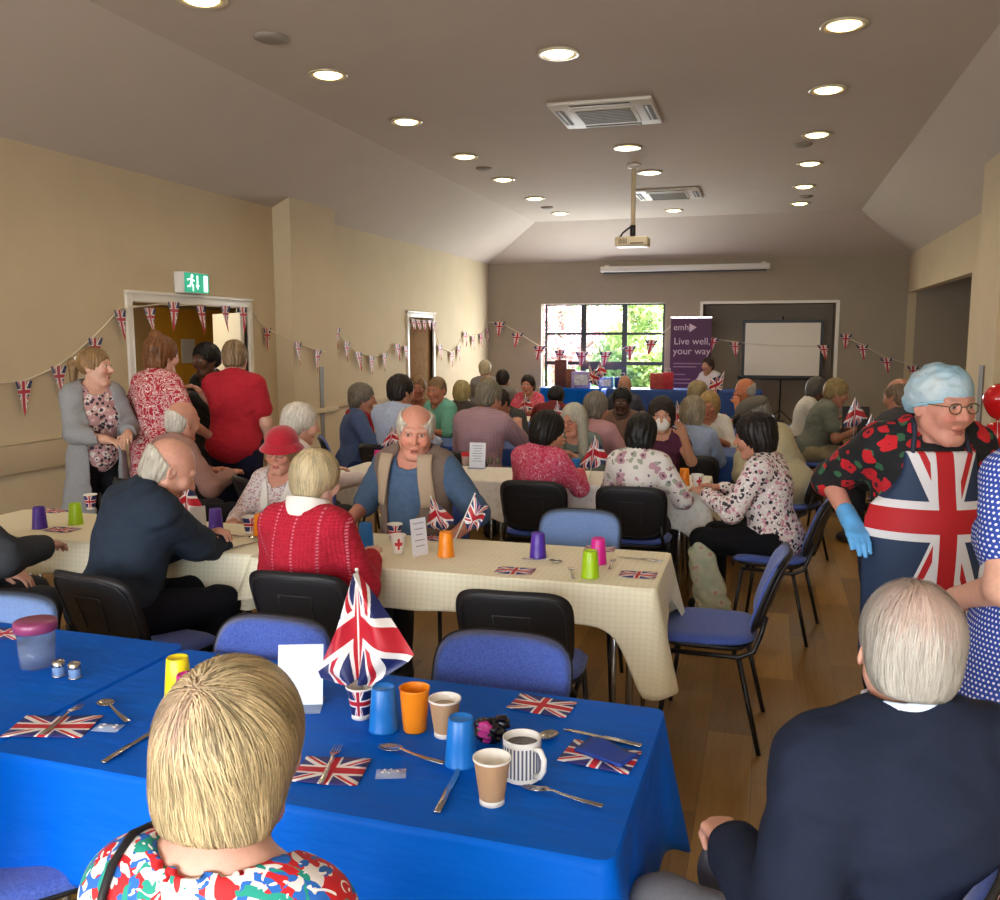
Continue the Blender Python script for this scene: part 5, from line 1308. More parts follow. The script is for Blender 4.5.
def swirl(name,stops,scale=14,dist=2.5,rough=.85):
    t=NT(name); n=t.noise(t.co('Object'),scale,2,.5,dist); t.base(t.ramp(n,stops,'CONSTANT')); t.set(Roughness=rough); return t.mat
M_TROP=NT('bright_floral_print'); t=M_TROP
n1=t.noise(t.co('Object'),13,1.5,.5,2.2); n2=t.noise(t.co('Object',loc=(3,5,1)),15,1.5,.5,2.2); n3=t.noise(t.co('Object',loc=(7,2,9)),15,1.5,.5,2.2); n4=t.noise(t.co('Object',loc=(1,8,4)),28,1,.5,2)
c=t.mix(t.math('GREATER_THAN',n1,.475),'#dcd6d0','#c01820'); c=t.mix(t.math('GREATER_THAN',n2,.55),c,'#1c62b8'); c=t.mix(t.math('GREATER_THAN',n3,.575),c,'#10907c'); c=t.mix(t.math('GREATER_THAN',n4,.66),c,'#ece8e4'); t.base(c); t.set(Roughness=.7); M_TROP=t.mat
M_POPPY=flowers('poppy_print','#0e0e12',[(17,.26,'#2c5a3c',None,3.3),(13,.38,'#b80f1c','#4a0810',0),(14,.33,'#a80d1a','#3c070c',5.1)])
M_DAMASK=swirl('red_white_damask',[(0,'#a8182e'),(.45,'#e0ccc8'),(.5,'#a8182e'),(.57,'#e6d6d0'),(.62,'#a8182e')],11,3.0)
M_PINKF=swirl('pink_floral_print',[(0,'#c22848'),(.42,'#d8607e'),(.5,'#c02244'),(.57,'#e2a0ac'),(.63,'#b81c3c')],26,2)
M_WFLOR=flowers('white_floral_blouse','#ddd6ce',[(16,.30,'#9aa08c',None,4.2),(15,.36,'#b48a92','#5c3c48',0),(22,.2,'#6a5a6a',None,2.2)])
M_BWF=flowers('black_pink_floral','#d6ccc8',[(34,.42,'#332a34',None,0),(30,.36,'#c48a98',None,3.1),(40,.3,'#e8e0dc',None,6.1)])
M_PINKBLK=flowers('dusky_pink_floral','#b58c8c',[(24,.42,'#d8ccc8','#3a3038',0),(30,.36,'#3c323c',None,3)])
M_SPECK=flowers('speckled_jacket','#d6cbc8',[(70,.4,'#a8909a',None,0),(55,.25,'#c07c86',None,2)])
def knit():
    t=NT('red_lace_knit'); x=t.xyz(t.co('Object')); M=t.math
    a=M('ABSOLUTE',M('SUBTRACT',M('FRACT',M('MULTIPLY',M('ADD',x[0],.03),10.5)),.5)); colm=M('LESS_THAN',a,.05)
    hole=M('LESS_THAN',M('FRACT',M('MULTIPLY',x[2],75.0)),.5)
    rib=M('SINE',M('MULTIPLY',x[0],420.0)); back=M('LESS_THAN',x[1],.05)
    t.base(t.mix(M('MULTIPLY',M('MULTIPLY',colm,hole),back),t.ramp(t.noise(t.co('Object'),60),[(.3,'#a80c28'),(.7,'#b81432')]),'#cc6c7c')); t.set(Roughness=.9); t.bump(M('ADD',rib,M('SINE',M('MULTIPLY',x[2],500.0))),.35,.004); return t.mat
M_KNIT=knit()
def dots():
    t=NT('blue_polka_dots'); x=t.xyz(t.co('Object')); M=t.math
    u=M('MULTIPLY',M('ARCTAN2',x[0],x[1]),18.0); v=M('MULTIPLY',x[2],80.0)
    iv=M('FLOOR',v); uu=M('ADD',u,M('MULTIPLY',M('MODULO',iv,2.0),.5))
    du=M('SUBTRACT',M('FRACT',uu),.5); dv=M('SUBTRACT',M('FRACT',v),.5)
    r=M('SQRT',M('ADD',M('MULTIPLY',du,du),M('MULTIPLY',dv,dv)))
    t.base(t.mix(M('LESS_THAN',r,.25),'#1c3f9c','#e4e6ec')); t.set(Roughness=.75); return t.mat
M_DOTS=dots()
def check(n,a,b,f=55):
    if n in _mc: return _mc[n]
    t=NT(n); x=t.xyz(t.co('Object')); M=t.math
    g=M('MULTIPLY',M('ADD',M('LESS_THAN',M('FRACT',M('MULTIPLY',x[0],float(f))),.3),M('LESS_THAN',M('FRACT',M('MULTIPLY',x[2],float(f))),.3)),.5)
    t.base(t.mix(g,a,b)); t.set(Roughness=.85); _mc[n]=t.mat; return t.mat
def suit(n,c,bump=.12): return mat('suit_'+n,c,.85,var=.07,scale=90,bump=bump,bscale=700,spec=.15)
# ------------------------------------------------------------------ wearables
def strap(C,m,side,name='strap',rad=.009,o=.03,front=True):
    """band over one shoulder lying on the clothing"""
    pts=[]; f=[infl(p,o) for p in C['tor']]
    for a in np.linspace(-1.35,1.35 if front else .3,16):
        p=C['sp'](side*.115+side*.02*(abs(a)),0,.44)+C['Rt']@A(0,math.sin(a)*.24,-.30*(1-math.cos(a))+.06)
        for _ in range(12):
            d=ev(f,p[None])[0]; g=np.array([ev(f,(p+np.eye(3)[i]*.002)[None])[0]-d for i in range(3)])/.002; p=p-g/np.linalg.norm(g)*d*.9
        pts.append(p*C['s'])
    return MB().tube(pts,[rad*C['s']]*len(pts),6).build(name,m,C['root'])
def braces(C):
    for sd in(-1,1): strap(C,BLACK,sd,'brace',.008,.018)
def gloves(c,sides=(1,)):
    def fn(C):
        m=mat('glove_'+c,c,.35)
        for sd in sides:
            S,E,W=C['arm'][sd]; cl=(.22,.38); d=(W-E)/np.linalg.norm(W-E)
            pr=[infl(p,.0015) for p in hand_prims(W+d*.005,W-E,sd,cl)]+[cone(W-d*.05,W,.034,.031,k=.02)]
            part(C,'glove',pr,m,h=.0042,sm=0)
    return fn
def hairnet(C):
    t=NT('blue_hair_net'); v=t.vor(t.co('Object'),60,'DISTANCE_TO_EDGE'); t.base(t.ramp(t.noise(t.co('Object'),9,3),[(.35,'#86aec2'),(.65,'#b4c2c6')])); t.set(Roughness=.6); t.bump(t.noise(t.co('Object',scale=(1,1,.6)),55,4),.8,.006)
    pr=[hell(C,(0,-.022,.048),(.094,.112,.092)),hell(C,(0,-.085,-.0),(.075,.055,.06),k=.04),xform(half((0,.35,-1),.012,.006),C['Rh'],C['Hc'])]
    o=part(C,'hair_net',pr,t.mat,h=.008,disp=wrinkle(.006,70,4))
    MB().tube([(C['Hc']+C['Rh']@A(.093*math.cos(a),-.02+.113*math.sin(a),.0+.35*(.113*math.sin(a))*.9+.0))*C['s'] for a in np.linspace(0,2*PI,30)],.006*C['s'],6,cap=False).build('elastic_band',mat('net_band','#8fbdd0',.6),o)
def apron(C):
    t=NT('union_flag_apron'); x=t.xyz(t.co('Object'))
    u=t.math('MULTIPLY',t.math('SUBTRACT',x[2],1.10),74.0); v=t.math('MULTIPLY',x[0],100.0)
    t.base(jack_color(t,u,v,'#b3121c','#d6d4d6','#1c3150')); t.set(Roughness=.7); t.bump(t.noise(t.co('Object'),9,3),.25,.01)
    sp=C['sp']; base=[infl(p,.034,.09) for p in C['tor'][:3]+C['tor'][5:]]
    P0=C['P0']; base+=[cone(P0+A(sd*.07,.0,.1),P0+A(sd*.08,.06,-.38),.155*C['g'],.15,k=.1) for sd in(-1,1)]
    pr=base+[half((0,-1,0),-.055,.004),half((1,0,0),.235,.0),half((-1,0,0),.235,.0),half((0,0,-1),-(P0[2]-.34)),half((0,0,1),P0[2]+.42)]
    for sd in(-1,1): pr.append(cone(A(sd*.34,-.1,P0[2]+.40),A(sd*.34,.5,P0[2]+.40),.215,.215,k=.0,op='-'))
    pr+= [dict(q,op='-',k=0.0) for q in [infl(p,-.007) for p in base[:1]]][:0]
    o=part(C,'apron',pr,t.mat,h=.009)
    NV=mat('apron_strap','#1a2436',.7)
    for sd in(-1,1):
        pts=[]
        f=[infl(p,.026) for p in C['tor']]
        for a in np.linspace(0,1,9):
            p=sp(sd*(.12-.05*a),.16-.14*a,.36+.15*a)
            for _ in range(10):
                d=ev(f,p[None])[0]; g=np.array([ev(f,(p+np.eye(3)[i]*.002)[None])[0]-d for i in range(3)])/.002; p=p-g/np.linalg.norm(g)*d*.9
            pts.append(p*C['s'])
        MB().tube(pts,.009,6).build('strap',NV,o)
def cloche(C):
    m=mat('red_felt','#b0122a',.9,var=.08,scale=60,sheen=.3)
    cr=[hell(C,(0,-.012,.066),(.098,.116,.098)),xform(half((0,0,-1),-.055,.004),C['Rh'],C['Hc'])]
    o=part(C,'hat',cr,m,h=.007)
    mb=MB(); 
    def brim(u,v):
        a=u*2*PI; r=1+.33*v; q=A(.098*r*math.cos(a),-.012+.116*r*math.sin(a),.066-.04*v-.012*v*math.sin(a)); return tuple((C['Hc']+C['Rh']@q)*C['s'])
    mb.grid(brim,40,5,uv=False); b=mb.build('brim',m,o); k=b.modifiers.new('s','SOLIDIFY'); k.thickness=.006
    V,Q=surf([hell(C,(-.085,.03,.045),(.03,.022,.026),k=.01),hell(C,(-.095,.0,.05),(.022,.02,.02),k=.01)],.006,disp=wrinkle(.006,160,2)); link('flower',npmesh('flower',V*C['s'],Q,m),None,o)
def flatcap(C):
    m=mat('grey_tweed','#5c564a',.95,var=.25,scale=220)
    o=part(C,'cap',[hell(C,(0,-.005,.075),(.098,.125,.062)),hell(C,(0,.06,.055),(.085,.075,.035),k=.03),xform(half((0,0,-1),-.035,.004),C['Rh'],C['Hc'])],m,h=.008)
    part(C,'peak',[hell(C,(0,.125,.04),(.065,.05,.008))],m,h=.006,parent=o)
def facemask(C):
    part(C,'face_mask',[hell(C,(0,.066,-.048),(.058,.058,.056)),xform(half((0,-1,0),-.05,.01),C['Rh'],C['Hc'])],mat('mask_white','#dcdad6',.8),h=.006)
def scarf(c,name='scarf',r=.035):
    def fn(C):
        m=mat('scarf_'+c,c,.85,var=.2,scale=50); sp=C['sp']
        V,Q=surf([cone(sp(math.cos(a)*.075,math.sin(a)*.075-.005,.475),sp(math.cos(a+.6)*.075,math.sin(a+.6)*.075-.005,.475),r,r,k=.02) for a in np.arange(0,6.3,.6)]+[cone(sp(.03,.11,.44),sp(.05,.16,.22),r,r*.8,k=.03)],.010,disp=wrinkle(.007,80,3)); link(name,npmesh(name,V*C['s'],Q,m),None,C['root'])
    return fn
def shoulderfur(C): pass
def lapels(m,drop=.26,name='lapels',w=.06):
    def fn(C):
        f=[infl(p,.026) for p in C['tor']]; sp=C['sp']; root=None
        for sd in(-1,1):
            mb=MB()
            def P(u,v):
                t_=v; p=sp(sd*(.075-.068*t_+ (.012+w*math.sin(min(1,t_*1.3)*PI*.75)*(1-t_*.6))*u),.2,.455-drop*t_)
                for _ in range(8):
                    d=ev(f,p[None])[0]; p=p-C['Rt']@A(0,1,0)*d*.9 if d>0 else p-C['Rt']@A(0,1,0)*d
                return tuple(p*C['s'])
            mb.grid(P,5,10,uv=False); o=mb.build(name,m,C['root']); k=o.modifiers.new('s','SOLIDIFY'); k.thickness=.008
    return fn
def earring(C): pass
def seat_for(C,lab,dy=.02,rz=None):
    l=C['root'].location; r=C['root'].rotation_euler[2] if rz is None else math.radians(rz)
    return chair(l.x-math.sin(r)*dy,l.y+math.cos(r)*dy,math.degrees(r),lab)
NAVY=suit('navy','#1e2536'); 
# ------------------------------------------------------------------ the people: foreground
def P1x(C): strap(C,BLACK,-1,'bag_strap',.006,.020)
person(229,670,z=1.285,face=2,lean=4,side=1.5,sw=.88,g=1.0,fem=True,head=(0,4,0),skin='#d0a08c',hair=('mid','#b4a27c'),hairtone=.42,strands=16000,q=2,hs=.90,hr=(-.01,-.085,.085),scalp=((-.012,-.085,.085),(.03,.045,.04),'#c8a596'),
  top=shirt(M_TROP,'short',o=.010,neck=.088,nb=.44,amp=.001),extra=P1x,L='lap',R='lap',label='blonde woman with back to camera in bright red, blue and green floral top')
def P2x(C):
    collar(C,mat('pale_blue_shirt','#c2cfe4',.7),o=.020,h=(.44,.545),name='shirt_collar'); collar(C,NAVY,o=.020,h=(.42,.505),name='jacket_collar')
    sp=C['sp']; s=C['s']
    e=MB()
    for k in range(4): e.lathe([(.001,0),(.016,0),(.016,.004),(.001,.005)],tuple(sp(-.165+.02*k,.10+.02*k,.24)*s),12,cap=False)
    e.build('medals',mat('medal_gold','#b8a060',.3,metal=.9),C['root'])
C=person(914,584,z=1.28,face=26,lean=2,sw=1.22,g=1.04,head=(-22,2,3),skin='#cf9a84',hair=('crop','#b6b1a6'),hairtone=.14,strands=7000,hs=.96,q=2,hr=(0,-.03,.12),scalp=((0,-.05,.10),(.06,.06,.05),'#c49a88'),bottom=suit('grey_trousers','#77777c'),
  top=shirt(NAVY,'long',o=.026,neck=.07,hem=-.16,amp=.007,f=26,seed=4),extra=P2x,L=('px',734,848,1.72),R=(.2,.3,.72),poleL=(-.15,-.9,-.5),curl={-1:(1.1,1.3),1:(.35,.6)},knees={-1:((-.36,.30,.53),(-.40,.22,.09)),1:((-.14,.42,.53),(-.16,.36,.09))},label='white haired man in navy blazer seated with his back to camera')
chair_at(1000,866,72,'blue chair carrying the man in navy blazer')
def P3x(C):
    P0=C['P0']
    part(C,'belt',[cone(P0+A(0,0,.15),P0+A(0,0,.185),.172,.168,k=0)],mat('white_belt','#dcdce0',.6),h=.009)
C=person(1070,300,Y=2.6,face=24,sit=False,lean=0,g=1.12,fem=True,skin='#d6a48e',hair=('bob','#6a4a34'),q=2,top=shirt(M_DOTS,'short',o=.012,skirt=(.5,.27),amp=.003),bottom=None,L=('px',957,598,2.6),R='down',poleL=(-.3,-.9,-.3),s=1.0,label='woman in blue polka dot dress standing at the right edge')
P3x(C)
def collar_shirt(C): collar(C,M_POPPY,o=.012,h=(.43,.51))
person(943,366,Y=3.4,face=197,sit=False,lean=3,nd=.038,curl=(.22,.38),g=1.16,sw=1.14,belly=1.1,head=(12,4,0),skin='#c88c78',hair=('none','#777777'),glasses='#5a4a22',q=2,bottom=suit('dark_jeans','#1c2434'),
  top=shirt(M_POPPY,'elbow',o=.02,hem=-.14,neck=.07,vneck=.08,amp=.005),L=(-.30,.14,.78),R=('px',850,520,3.38),poleR=(.3,-1,-.4),extra=many(hairnet,apron,gloves('#5aa4de'),collar_shirt),label='person in blue hair net, poppy print shirt and union flag apron')
# second row, near side
C=person(166,437,Y=3.3,face=-28,lean=20,sw=1.18,g=1.12,head=(-14,22,0),skin='#cd9680',hair=('bald','#c6bfae'),strands=900,q=2,bottom=suit('black_trousers','#15171f'),
  top=shirt(suit('navy_jacket','#28323f'),'long',o=.024,neck=.068,hem=-.12,amp=.007,f=28,coll=suit('navy_jacket','#28323f')),R=('px',222,548,3.6),L=(-.05,.42,.80),legs='back',label='bald man in dark navy jacket stooping over the cream table',curl=(.6,.9))
chair_at(80,574,-9,'black backed chair under the stooping man in navy jacket')
C=person(-38,432,Y=3.05,face=-34,lean=16,sw=1.08,g=1.1,skin='#cd9680',hair=('short','#9a958c'),q=1,top=shirt(suit('dark_grey_jacket','#383b40'),'long',o=.024,hem=-.12,amp=.007,f=28),R=(.18,.42,.80),L='lap',poleR=(.8,.1,-.5),label='person in dark grey jacket cut off by the left edge')
seat_for(C,'chair at the left edge under the dark grey jacket')
WCOL=mat('white_blouse_collar','#e8e2da',.7)
C=person(314,451,Y=3.28,face=-4,lean=6,sw=1.0,g=1.0,hs=.93,fem=True,head=(-16,8,0),skin='#d8a898',hair=('short','#d6c49c'),hairtone=.24,strands=5000,q=2,
  top=shirt(M_KNIT,'long',o=.02,neck=.078,hem=-.10,amp=.004,coll=None),extra=lambda C: collar(C,WCOL,o=.034,h=(.462,.545)),L=(-.12,.36,.8),R=(.14,.34,.80),poleR=(.4,-.3,-.9),label='woman in red lacy knit cardigan with back to camera')
chair_at(291,573,2,'black backed chair under the woman in red knit')
# second row, far side
def P8x(C):
    cloche(C); lapels(mat('white_lapels','#e4e0da',.7),.24,'lapels',.07)(C)
C=person(281,431,Y=4.52,face=184,lean=4,g=1.0,fem=True,head=(4,2,-4),skin='#c98f78',hair=('bob','#94734e'),q=2,glasses='#4c3a34',lip='#b04a50',
  top=shirt(M_SPECK,'long',o=.014,neck=.085,vneck=.16,amp=.004),extra=P8x,L=(-.16,.36,.79),R=(.19,.33,.79),label='woman in red felt hat and speckled white jacket facing the camera')
seat_for(C,'chair hidden behind the woman in red hat')
def vest(C):
    VM=mat('taupe_vest','#77655a',.9,var=.08,scale=50)
    o=shirt(VM,'none',o=.034,neck=.078,hem=-.06,name='vest',amp=.004,open_=.098)(C)
    sp=C['sp']; m=mat('vest_lining','#b09c84',.9)
    f=[infl(p,.036) for p in C['tor']]
    for sd in(-1,1):
        mb=MB()
        def P(u,v):
            p=sp(sd*(.072+.075*u*(1-.25*v)+.035*v),.22,.50-.24*v)
            for _ in range(10):
                d=ev(f,p[None])[0]; p=p-C['Rt']@A(0,1,0)*d*.8
            return tuple((p+C['Rt']@A(0,.012,.012*(1-v)))*C['s'])
        mb.grid(P,6,10,uv=False); q=mb.build('vest_collar',m,o); k=q.modifiers.new('s','SOLIDIFY'); k.thickness=.012
    mb=MB()
    for z in(.08,.2,.33):
        p=sp(.14,.2,z)
        for _ in range(8): p=p-C['Rt']@A(0,1,0)*ev(f,p[None])[0]*.8
        mb.sphere(tuple(p*C['s']),.009,8,6)
    mb.build('snap_button',mat('button_brass','#c2a87a',.4),o)
C=person(415,404,Y=4.35,face=174,lean=5,sw=1.14,g=1.12,belly=1.2,head=(26,8,-4),skin='#cf8f78',hair=('fringe','#d6cfc0'),strands=1800,q=2,
  top=shirt(mat('faded_blue_tee','#47607e',.9,var=.1,scale=40),'elbow',o=.016,neck=.08,amp=.004),extra=vest,L=(-.30,.22,.70),R=(.32,.22,.70),label='older man in blue tee shirt and open taupe vest facing the camera')
seat_for(C,'black chair behind the man in blue tee and vest')
# ------------------------------------------------------------------ standing group by the left wall
def P10x(C):
    CG=mat('grey_cardigan','#8d8e90',.92,var=.06,scale=60,bump=.2)
    shirt(CG,'long',o=.022,neck=.085,skirt=(.44,.21),name='cardigan',amp=.005,open_=.11,f=24)(C)
    part(C,'hair_tie',[hcone(C,(0,-.118,.052),(0,-.128,.045),.026,.026)],WHITE,h=.008)
person(93,348,Y=5.15,face=-116,sit=False,lean=0,g=.98,fem=True,head=(38,0,0),skin='#d4a58e',hair=('pony','#8a6c48'),hairtone=.22,q=2,bottom=suit('black_leggings','#141418'),
  top=shirt(M_PINKBLK,'cap',o=.012,hem=-.12,amp=.003),extra=P10x,L=(-.08,.33,1.10),R=(.08,.34,1.08),label='woman with blonde ponytail and long grey cardigan standing by wall')
person(160,336,Y=5.45,face=-14,sit=False,lean=2,g=1.1,sw=1.02,fem=True,head=(-6,4,0),skin='#d0a08a',hair=('midbun','#6e4628'),hairtone=.25,q=2,bottom=None,
  top=shirt(M_DAMASK,'short',o=.014,skirt=(.46,.22),amp=.004),L=(-.2,.2,1.0),R=(.22,.25,1.0),label='woman with hair bun in red and white patterned dress, seen from behind')
person(206,343,Y=6.35,face=168,sit=False,lean=0,g=1.0,fem=True,head=(0,6,0),skin='#5a3a28',hair=('afro','#15110f'),lip='#6a3a34',q=1,top=shirt('#1b1c22','long',o=.014,hem=-.12),L=(-.05,.27,1.28),R=(.12,.28,1.02),label='dark haired woman in black standing in the doorway, hand at her chin')
person(234,340,Y=5.8,face=8,sit=False,lean=3,g=1.22,sw=1.1,fem=True,head=(14,8,0),skin='#cfa088',hair=('crop','#7a6448'),hairtone=.25,q=2,bottom=suit('navy_trousers','#23253a'),
  top=shirt(mat('crimson_tee','#a40e22',.9,var=.06,scale=40,fold=.5),'short',o=.018,hem=-.13,amp=.005),L=('px',205,396,5.7),R=(.22,.14,.85),poleL=(-.3,0,-1),label='woman in crimson tee shirt and navy trousers, seen from behind')
C=person(181,401,Y=5.1,face=-24,lean=10,sw=.96,g=1.0,head=(2,8,0),skin='#c98f78',hair=('bald','#d4cec2'),strands=600,q=2,top=shirt(mat('dusty_pink_shirt','#9c7468',.9,var=.05,scale=30),'long',o=.018,amp=.005),extra=braces,label='white haired man in dusty pink shirt with black braces, back view')
seat_for(C,'blue chair under the man in braces')
C=person(300,404,Y=5.35,face=-38,lean=12,g=1.0,fem=True,head=(-8,6,0),skin='#d4a08a',hair=('puffy','#d8d0c2'),hairtone=.12,strands=900,q=1,top=shirt(mat('pale_pink_blouse','#ddd0ce',.85,var=.05,scale=30),'long',o=.014),R=(.2,.5,.80),label='white haired woman in pale pink blouse behind the red hat')
seat_for(C,'chair under the white haired woman in pale pink')
# ------------------------------------------------------------------ people at the third table
SEATLAB='chair under the '
def sitter(*a,chairlab=None,**k):
    C=person(*a,**k)
    if chairlab: seat_for(C,chairlab)
    return C
C=person(547,412,Y=5.72,face=-14,lean=3,g=1.0,fem=True,head=(-30,14,0),skin='#c08a6c',hair=('bob','#17130f'),hairtone=.3,q=1,glasses='#222222',top=shirt(M_PINKF,'long',o=.014,amp=.004),label='black haired woman in pink and red floral blouse seen from behind')
chair_at(531,481,2,'black backed chair under the woman in pink and red floral blouse')
C=person(642,415,Y=5.72,face=-6,lean=4,g=1.06,fem=True,head=(-4,8,0),skin='#b98468',hair=('bob','#14110f'),hairtone=.3,q=1,top=shirt(M_WFLOR,'long',o=.018,amp=.004),R=(.16,.28,.82),poleR=(.6,-.2,-.7),label='black haired woman in white flowered blouse seen from behind')
chair_at(630,487,2,'black backed chair under the woman in white flowered blouse')
sitter(574,404,Y=6.85,face=176,lean=14,g=.95,fem=True,head=(-16,2,0),skin='#c98f78',hair=('long','#b9b6a6'),hairtone=.12,strands=1500,glasses='#7a2a24',q=2,top=shirt('#6c7a74','long',o=.012),L='elbow',R=(.14,.3,.95),label='woman with long grey hair and glasses facing the camera',chairlab='chair behind the long grey haired woman')
def P34x(C):
    facemask(C)
sitter(662,398,Y=6.8,face=182,lean=4,g=.98,fem=True,head=(4,4,0),skin='#c08e74',hair=('bob','#241c18'),q=1,top=shirt('#4c1836','cap',o=.012,vneck=.06),L=('px',684,437,6.5),R=(.1,.35,.8),poleL=(-.4,.2,-.9),curl=(.1,.15),extra=P34x,label='woman in white face mask and dark purple top raising a hand',chairlab='chair behind the masked woman')
C=person(757,414,Y=5.45,face=72,lean=12,g=1.05,fem=True,head=(8,4,0),skin='#b88068',hair=('bob','#1c1412'),hairtone=.3,q=1,bottom=suit('black_skirt','#131318'),top=shirt(M_BWF,'long',o=.016,hem=-.2,amp=.004),label='dark haired woman in black and pink floral top seated side on at table end')
seat_for(C,'blue chair seen from the side under the dark haired floral top woman',dy=.0,rz=80)
# fourth row
C=person(757,397,Y=7.3,face=50,lean=34,side=-4,g=1.1,head=(16,4,0),skin='#b88068',hair=('crop','#6a665e'),q=1,top=shirt(mat('cream_cardigan','#b6ae8e',.9,var=.05,scale=40,bump=.2),'long',o=.024,hem=-.12,amp=.005),extra=flatcap,label='man in grey flat cap and cream cardigan leaning over the table')
seat_for(C,'blue chair under the man in flat cap',rz=68)
sitter(693,397,Y=7.25,face=4,lean=6,fem=True,head=(-10,4,0),skin='#c49078',hair=('bob','#837660'),hairtone=.22,q=1,top=shirt('#8f9cb4','elbow',o=.014),label='grey blonde bob woman in pale blue blouse seen from behind',chairlab='black backed chair under the woman in pale blue blouse')
sitter(710,392,Y=8.75,face=170,lean=12,fem=True,head=(6,6,0),skin='#b67a5c',hair=('bob','#a08250'),hairtone=.22,q=1,top=shirt('#cfccc4','elbow',o=.016),label='blonde woman in white top facing camera beyond the dark blue cloth',chairlab='chair behind the blonde woman in white top')
sitter(596,392,Y=7.2,face=-10,lean=8,g=1.05,fem=True,head=(-14,6,0),skin='#c49078',hair=('mid','#6f675a'),hairtone=.2,q=1,top=shirt('#b9898c','long',o=.016),L=(-.2,.3,.8),R=(.2,.32,.8),label='woman with long grey brown hair in plain pink top seen from behind',chairlab='chair under the woman in plain pink top')
sitter(622,388,Y=8.7,face=182,lean=8,fem=True,head=(0,6,0),skin='#4c3022',hair=('afro','#120f0e'),lip='#6a3a34',q=1,top=shirt('#7a5a48','long',o=.014),L=('px',643,415,8.3),label='dark skinned woman facing the camera beyond the pink top woman',chairlab='chair behind the dark skinned woman')
sitter(488,381,Y=7.05,face=-12,lean=12,sw=1.18,g=1.18,head=(-10,10,0),skin='#b98068',hair=('short','#6b6455'),hairtone=.2,q=1,bottom=suit('jeans','#3c4a66'),top=shirt(check('pink_check_shirt','#a08088','#8a6c78'),'elbow',o=.02,amp=.005),R=('px',518,424,7.4),label='broad grey haired man in pinkish checked shirt seen from behind',chairlab='blue chair under the man in checked shirt')
sitter(500,389,Y=8.6,face=162,lean=24,head=(-14,18,0),skin='#a86e52',hair=('short','#2a211c'),q=1,top=shirt('#3c3d3a','elbow',o=.016),label='dark haired man in charcoal top stooping opposite the checked shirt man',chairlab='chair behind the stooping man in charcoal')
sitter(400,375,Y=7.2,face=-14,lean=4,sw=1.12,g=1.08,head=(-14,4,0),skin='#b07a60',hair=('short','#221b17'),q=1,top=shirt('#a6b2ca','long',o=.018),label='dark haired man in pale blue shirt seen from behind',chairlab='chair under the man in pale blue shirt')
def P16x(C): scarf('#a01824')(C)
sitter(362,384,Y=7.5,face=-62,lean=8,g=1.08,fem=True,head=(-6,4,0),skin='#b07a62',hair=('puffy','#6e6558'),hairtone=.2,q=1,bottom=suit('blue_skirt','#2c3a66'),top=shirt(mat('denim_blue_jacket','#46587e',.85,var=.08,scale=40),'long',o=.02),extra=P16x,label='grey haired woman in blue jacket and red scarf seated side on',chairlab='navy chair under the woman in blue jacket and red scarf')
sitter(437,377,Y=8.7,face=148,lean=10,head=(18,2,0),skin='#b8785c',hair=('crop','#7d6448'),q=1,top=shirt('#6cae98','elbow',o=.018),label='man in sea green tee shirt turned to his neighbour',chairlab='chair behind the man in sea green tee')
sitter(417,376,Y=9.0,face=200,lean=6,fem=True,skin='#a8664e',hair=('short','#7e6040'),q=0,top=shirt('#8f7a5c','elbow',o=.016),label='sandy haired person half hidden behind the man in pale blue shirt')
# fifth row and beyond
sitter(462,381,Y=9.6,face=-4,lean=6,fem=True,skin='#c49078',hair=('bob','#a89868'),q=0,top=shirt('#4c4440','long',o=.014),label='blonde bobbed head seen from behind beside the checked shirt man')
sitter(487,377,Y=10.0,face=8,lean=6,skin='#b98068',hair=('short','#8b7350'),q=0,top=shirt('#6c6a70','long',o=.014),label='sandy haired person just above the checked shirt man')
sitter(485,365,Y=13.4,face=10,lean=2,s=1.02,skin='#c49078',hair=('short','#c0b496'),q=0,top=shirt('#8f8c90','long',o=.014),label='pale haired person farthest back in the left corner')
sitter(503,370,Y=11.9,face=-6,lean=8,skin='#a87458',hair=('short','#231c18'),q=0,top=shirt('#77736c','long',o=.016),label='dark haired man in grey shirt seen from behind near the left corner',chairlab='chair under the dark haired man in grey shirt')
sitter(528,375,Y=11.2,face=176,lean=6,fem=True,skin='#b47c62',hair=('mid','#241a16'),q=0,top=shirt(M_PINKF,'elbow',o=.014),label='dark haired woman in pink pattern facing the camera near the window',chairlab='chair behind the dark haired woman in pink pattern')
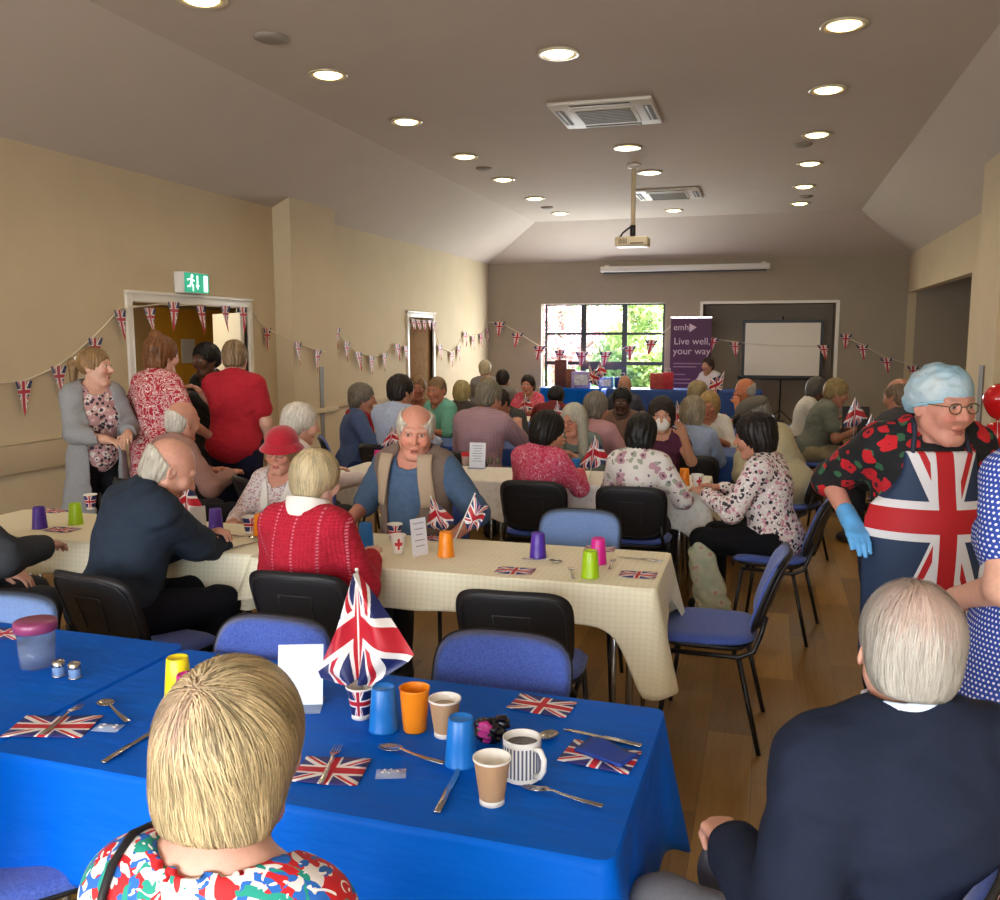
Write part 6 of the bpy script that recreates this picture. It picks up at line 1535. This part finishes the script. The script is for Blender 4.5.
sitter(556,386,Y=9.7,face=-4,lean=22,sw=1.15,g=1.1,head=(0,20,0),skin='#7a4a34',hair=('afro','#17120f'),q=0,top=shirt(mat('dark_red_jacket','#6a1c1c',.9,var=.3,scale=30),'long',o=.024),label='person in dark red jacket bending over the far table',chairlab='chair under the person in dark red jacket')
sitter(625,375,Y=11.3,face=4,lean=2,skin='#a87860',hair=('none','#8a7a6a'),q=0,top=shirt('#3a3c48','long',o=.014),label='bald man seen from behind below the main window',chairlab='chair under the bald man below the window')
sitter(698,381,Y=9.6,face=-8,lean=4,fem=True,skin='#c49078',hair=('puffy','#8c7a54'),q=0,top=shirt('#3a3a40','long',o=.014),label='blonde head seen from behind before the purple banner',chairlab='chair under the blonde woman before the banner')
sitter(708,359,Y=16.85,face=150,lean=10,s=1.02,fem=True,skin='#b48468',hair=('mid','#3a2c24'),q=0,top=shirt('#c8c2c6','long',o=.02),label='dark haired person in pale top behind the far display table')
sitter(746,378,Y=10.3,face=78,lean=10,head=(10,8,0),skin='#b8704c',hair=('bald','#a8a098'),q=1,top=shirt('#1c1c22','elbow',o=.016),L=('px',737,404,10.1),label='man in black resting his hand on his chin, facing left',chairlab='chair under the man with hand to chin')
# right-hand table
sitter(817,378,Y=10.9,face=-84,lean=16,fem=True,head=(-10,8,0),skin='#6a4632',hair=('bob','#4a4640'),q=0,top=shirt('#c4bfb4','short',o=.016),label='dark grey haired woman in white top seated beyond the green shirt woman',chairlab='chair under the woman in white top at the right-hand table')
sitter(836,379,Y=9.6,face=-80,lean=22,fem=True,head=(-4,6,0),skin='#a8745a',hair=('short','#857048'),q=1,bottom=suit('khaki_trousers','#8f8468'),top=shirt('#62665a','short',o=.018),label='short haired woman in grey green shirt and khaki trousers, side view',chairlab='black chair under the woman in khaki trousers')
sitter(901,378,Y=7.7,face=34,lean=10,sw=1.1,g=1.1,head=(10,6,0),skin='#b07a60',hair=('fringe','#6c5a48'),q=1,top=shirt('#3c3a3c','long',o=.022),label='balding man in dark grey jacket seen from behind at the right-hand table',chairlab='chair under the balding man in dark grey')
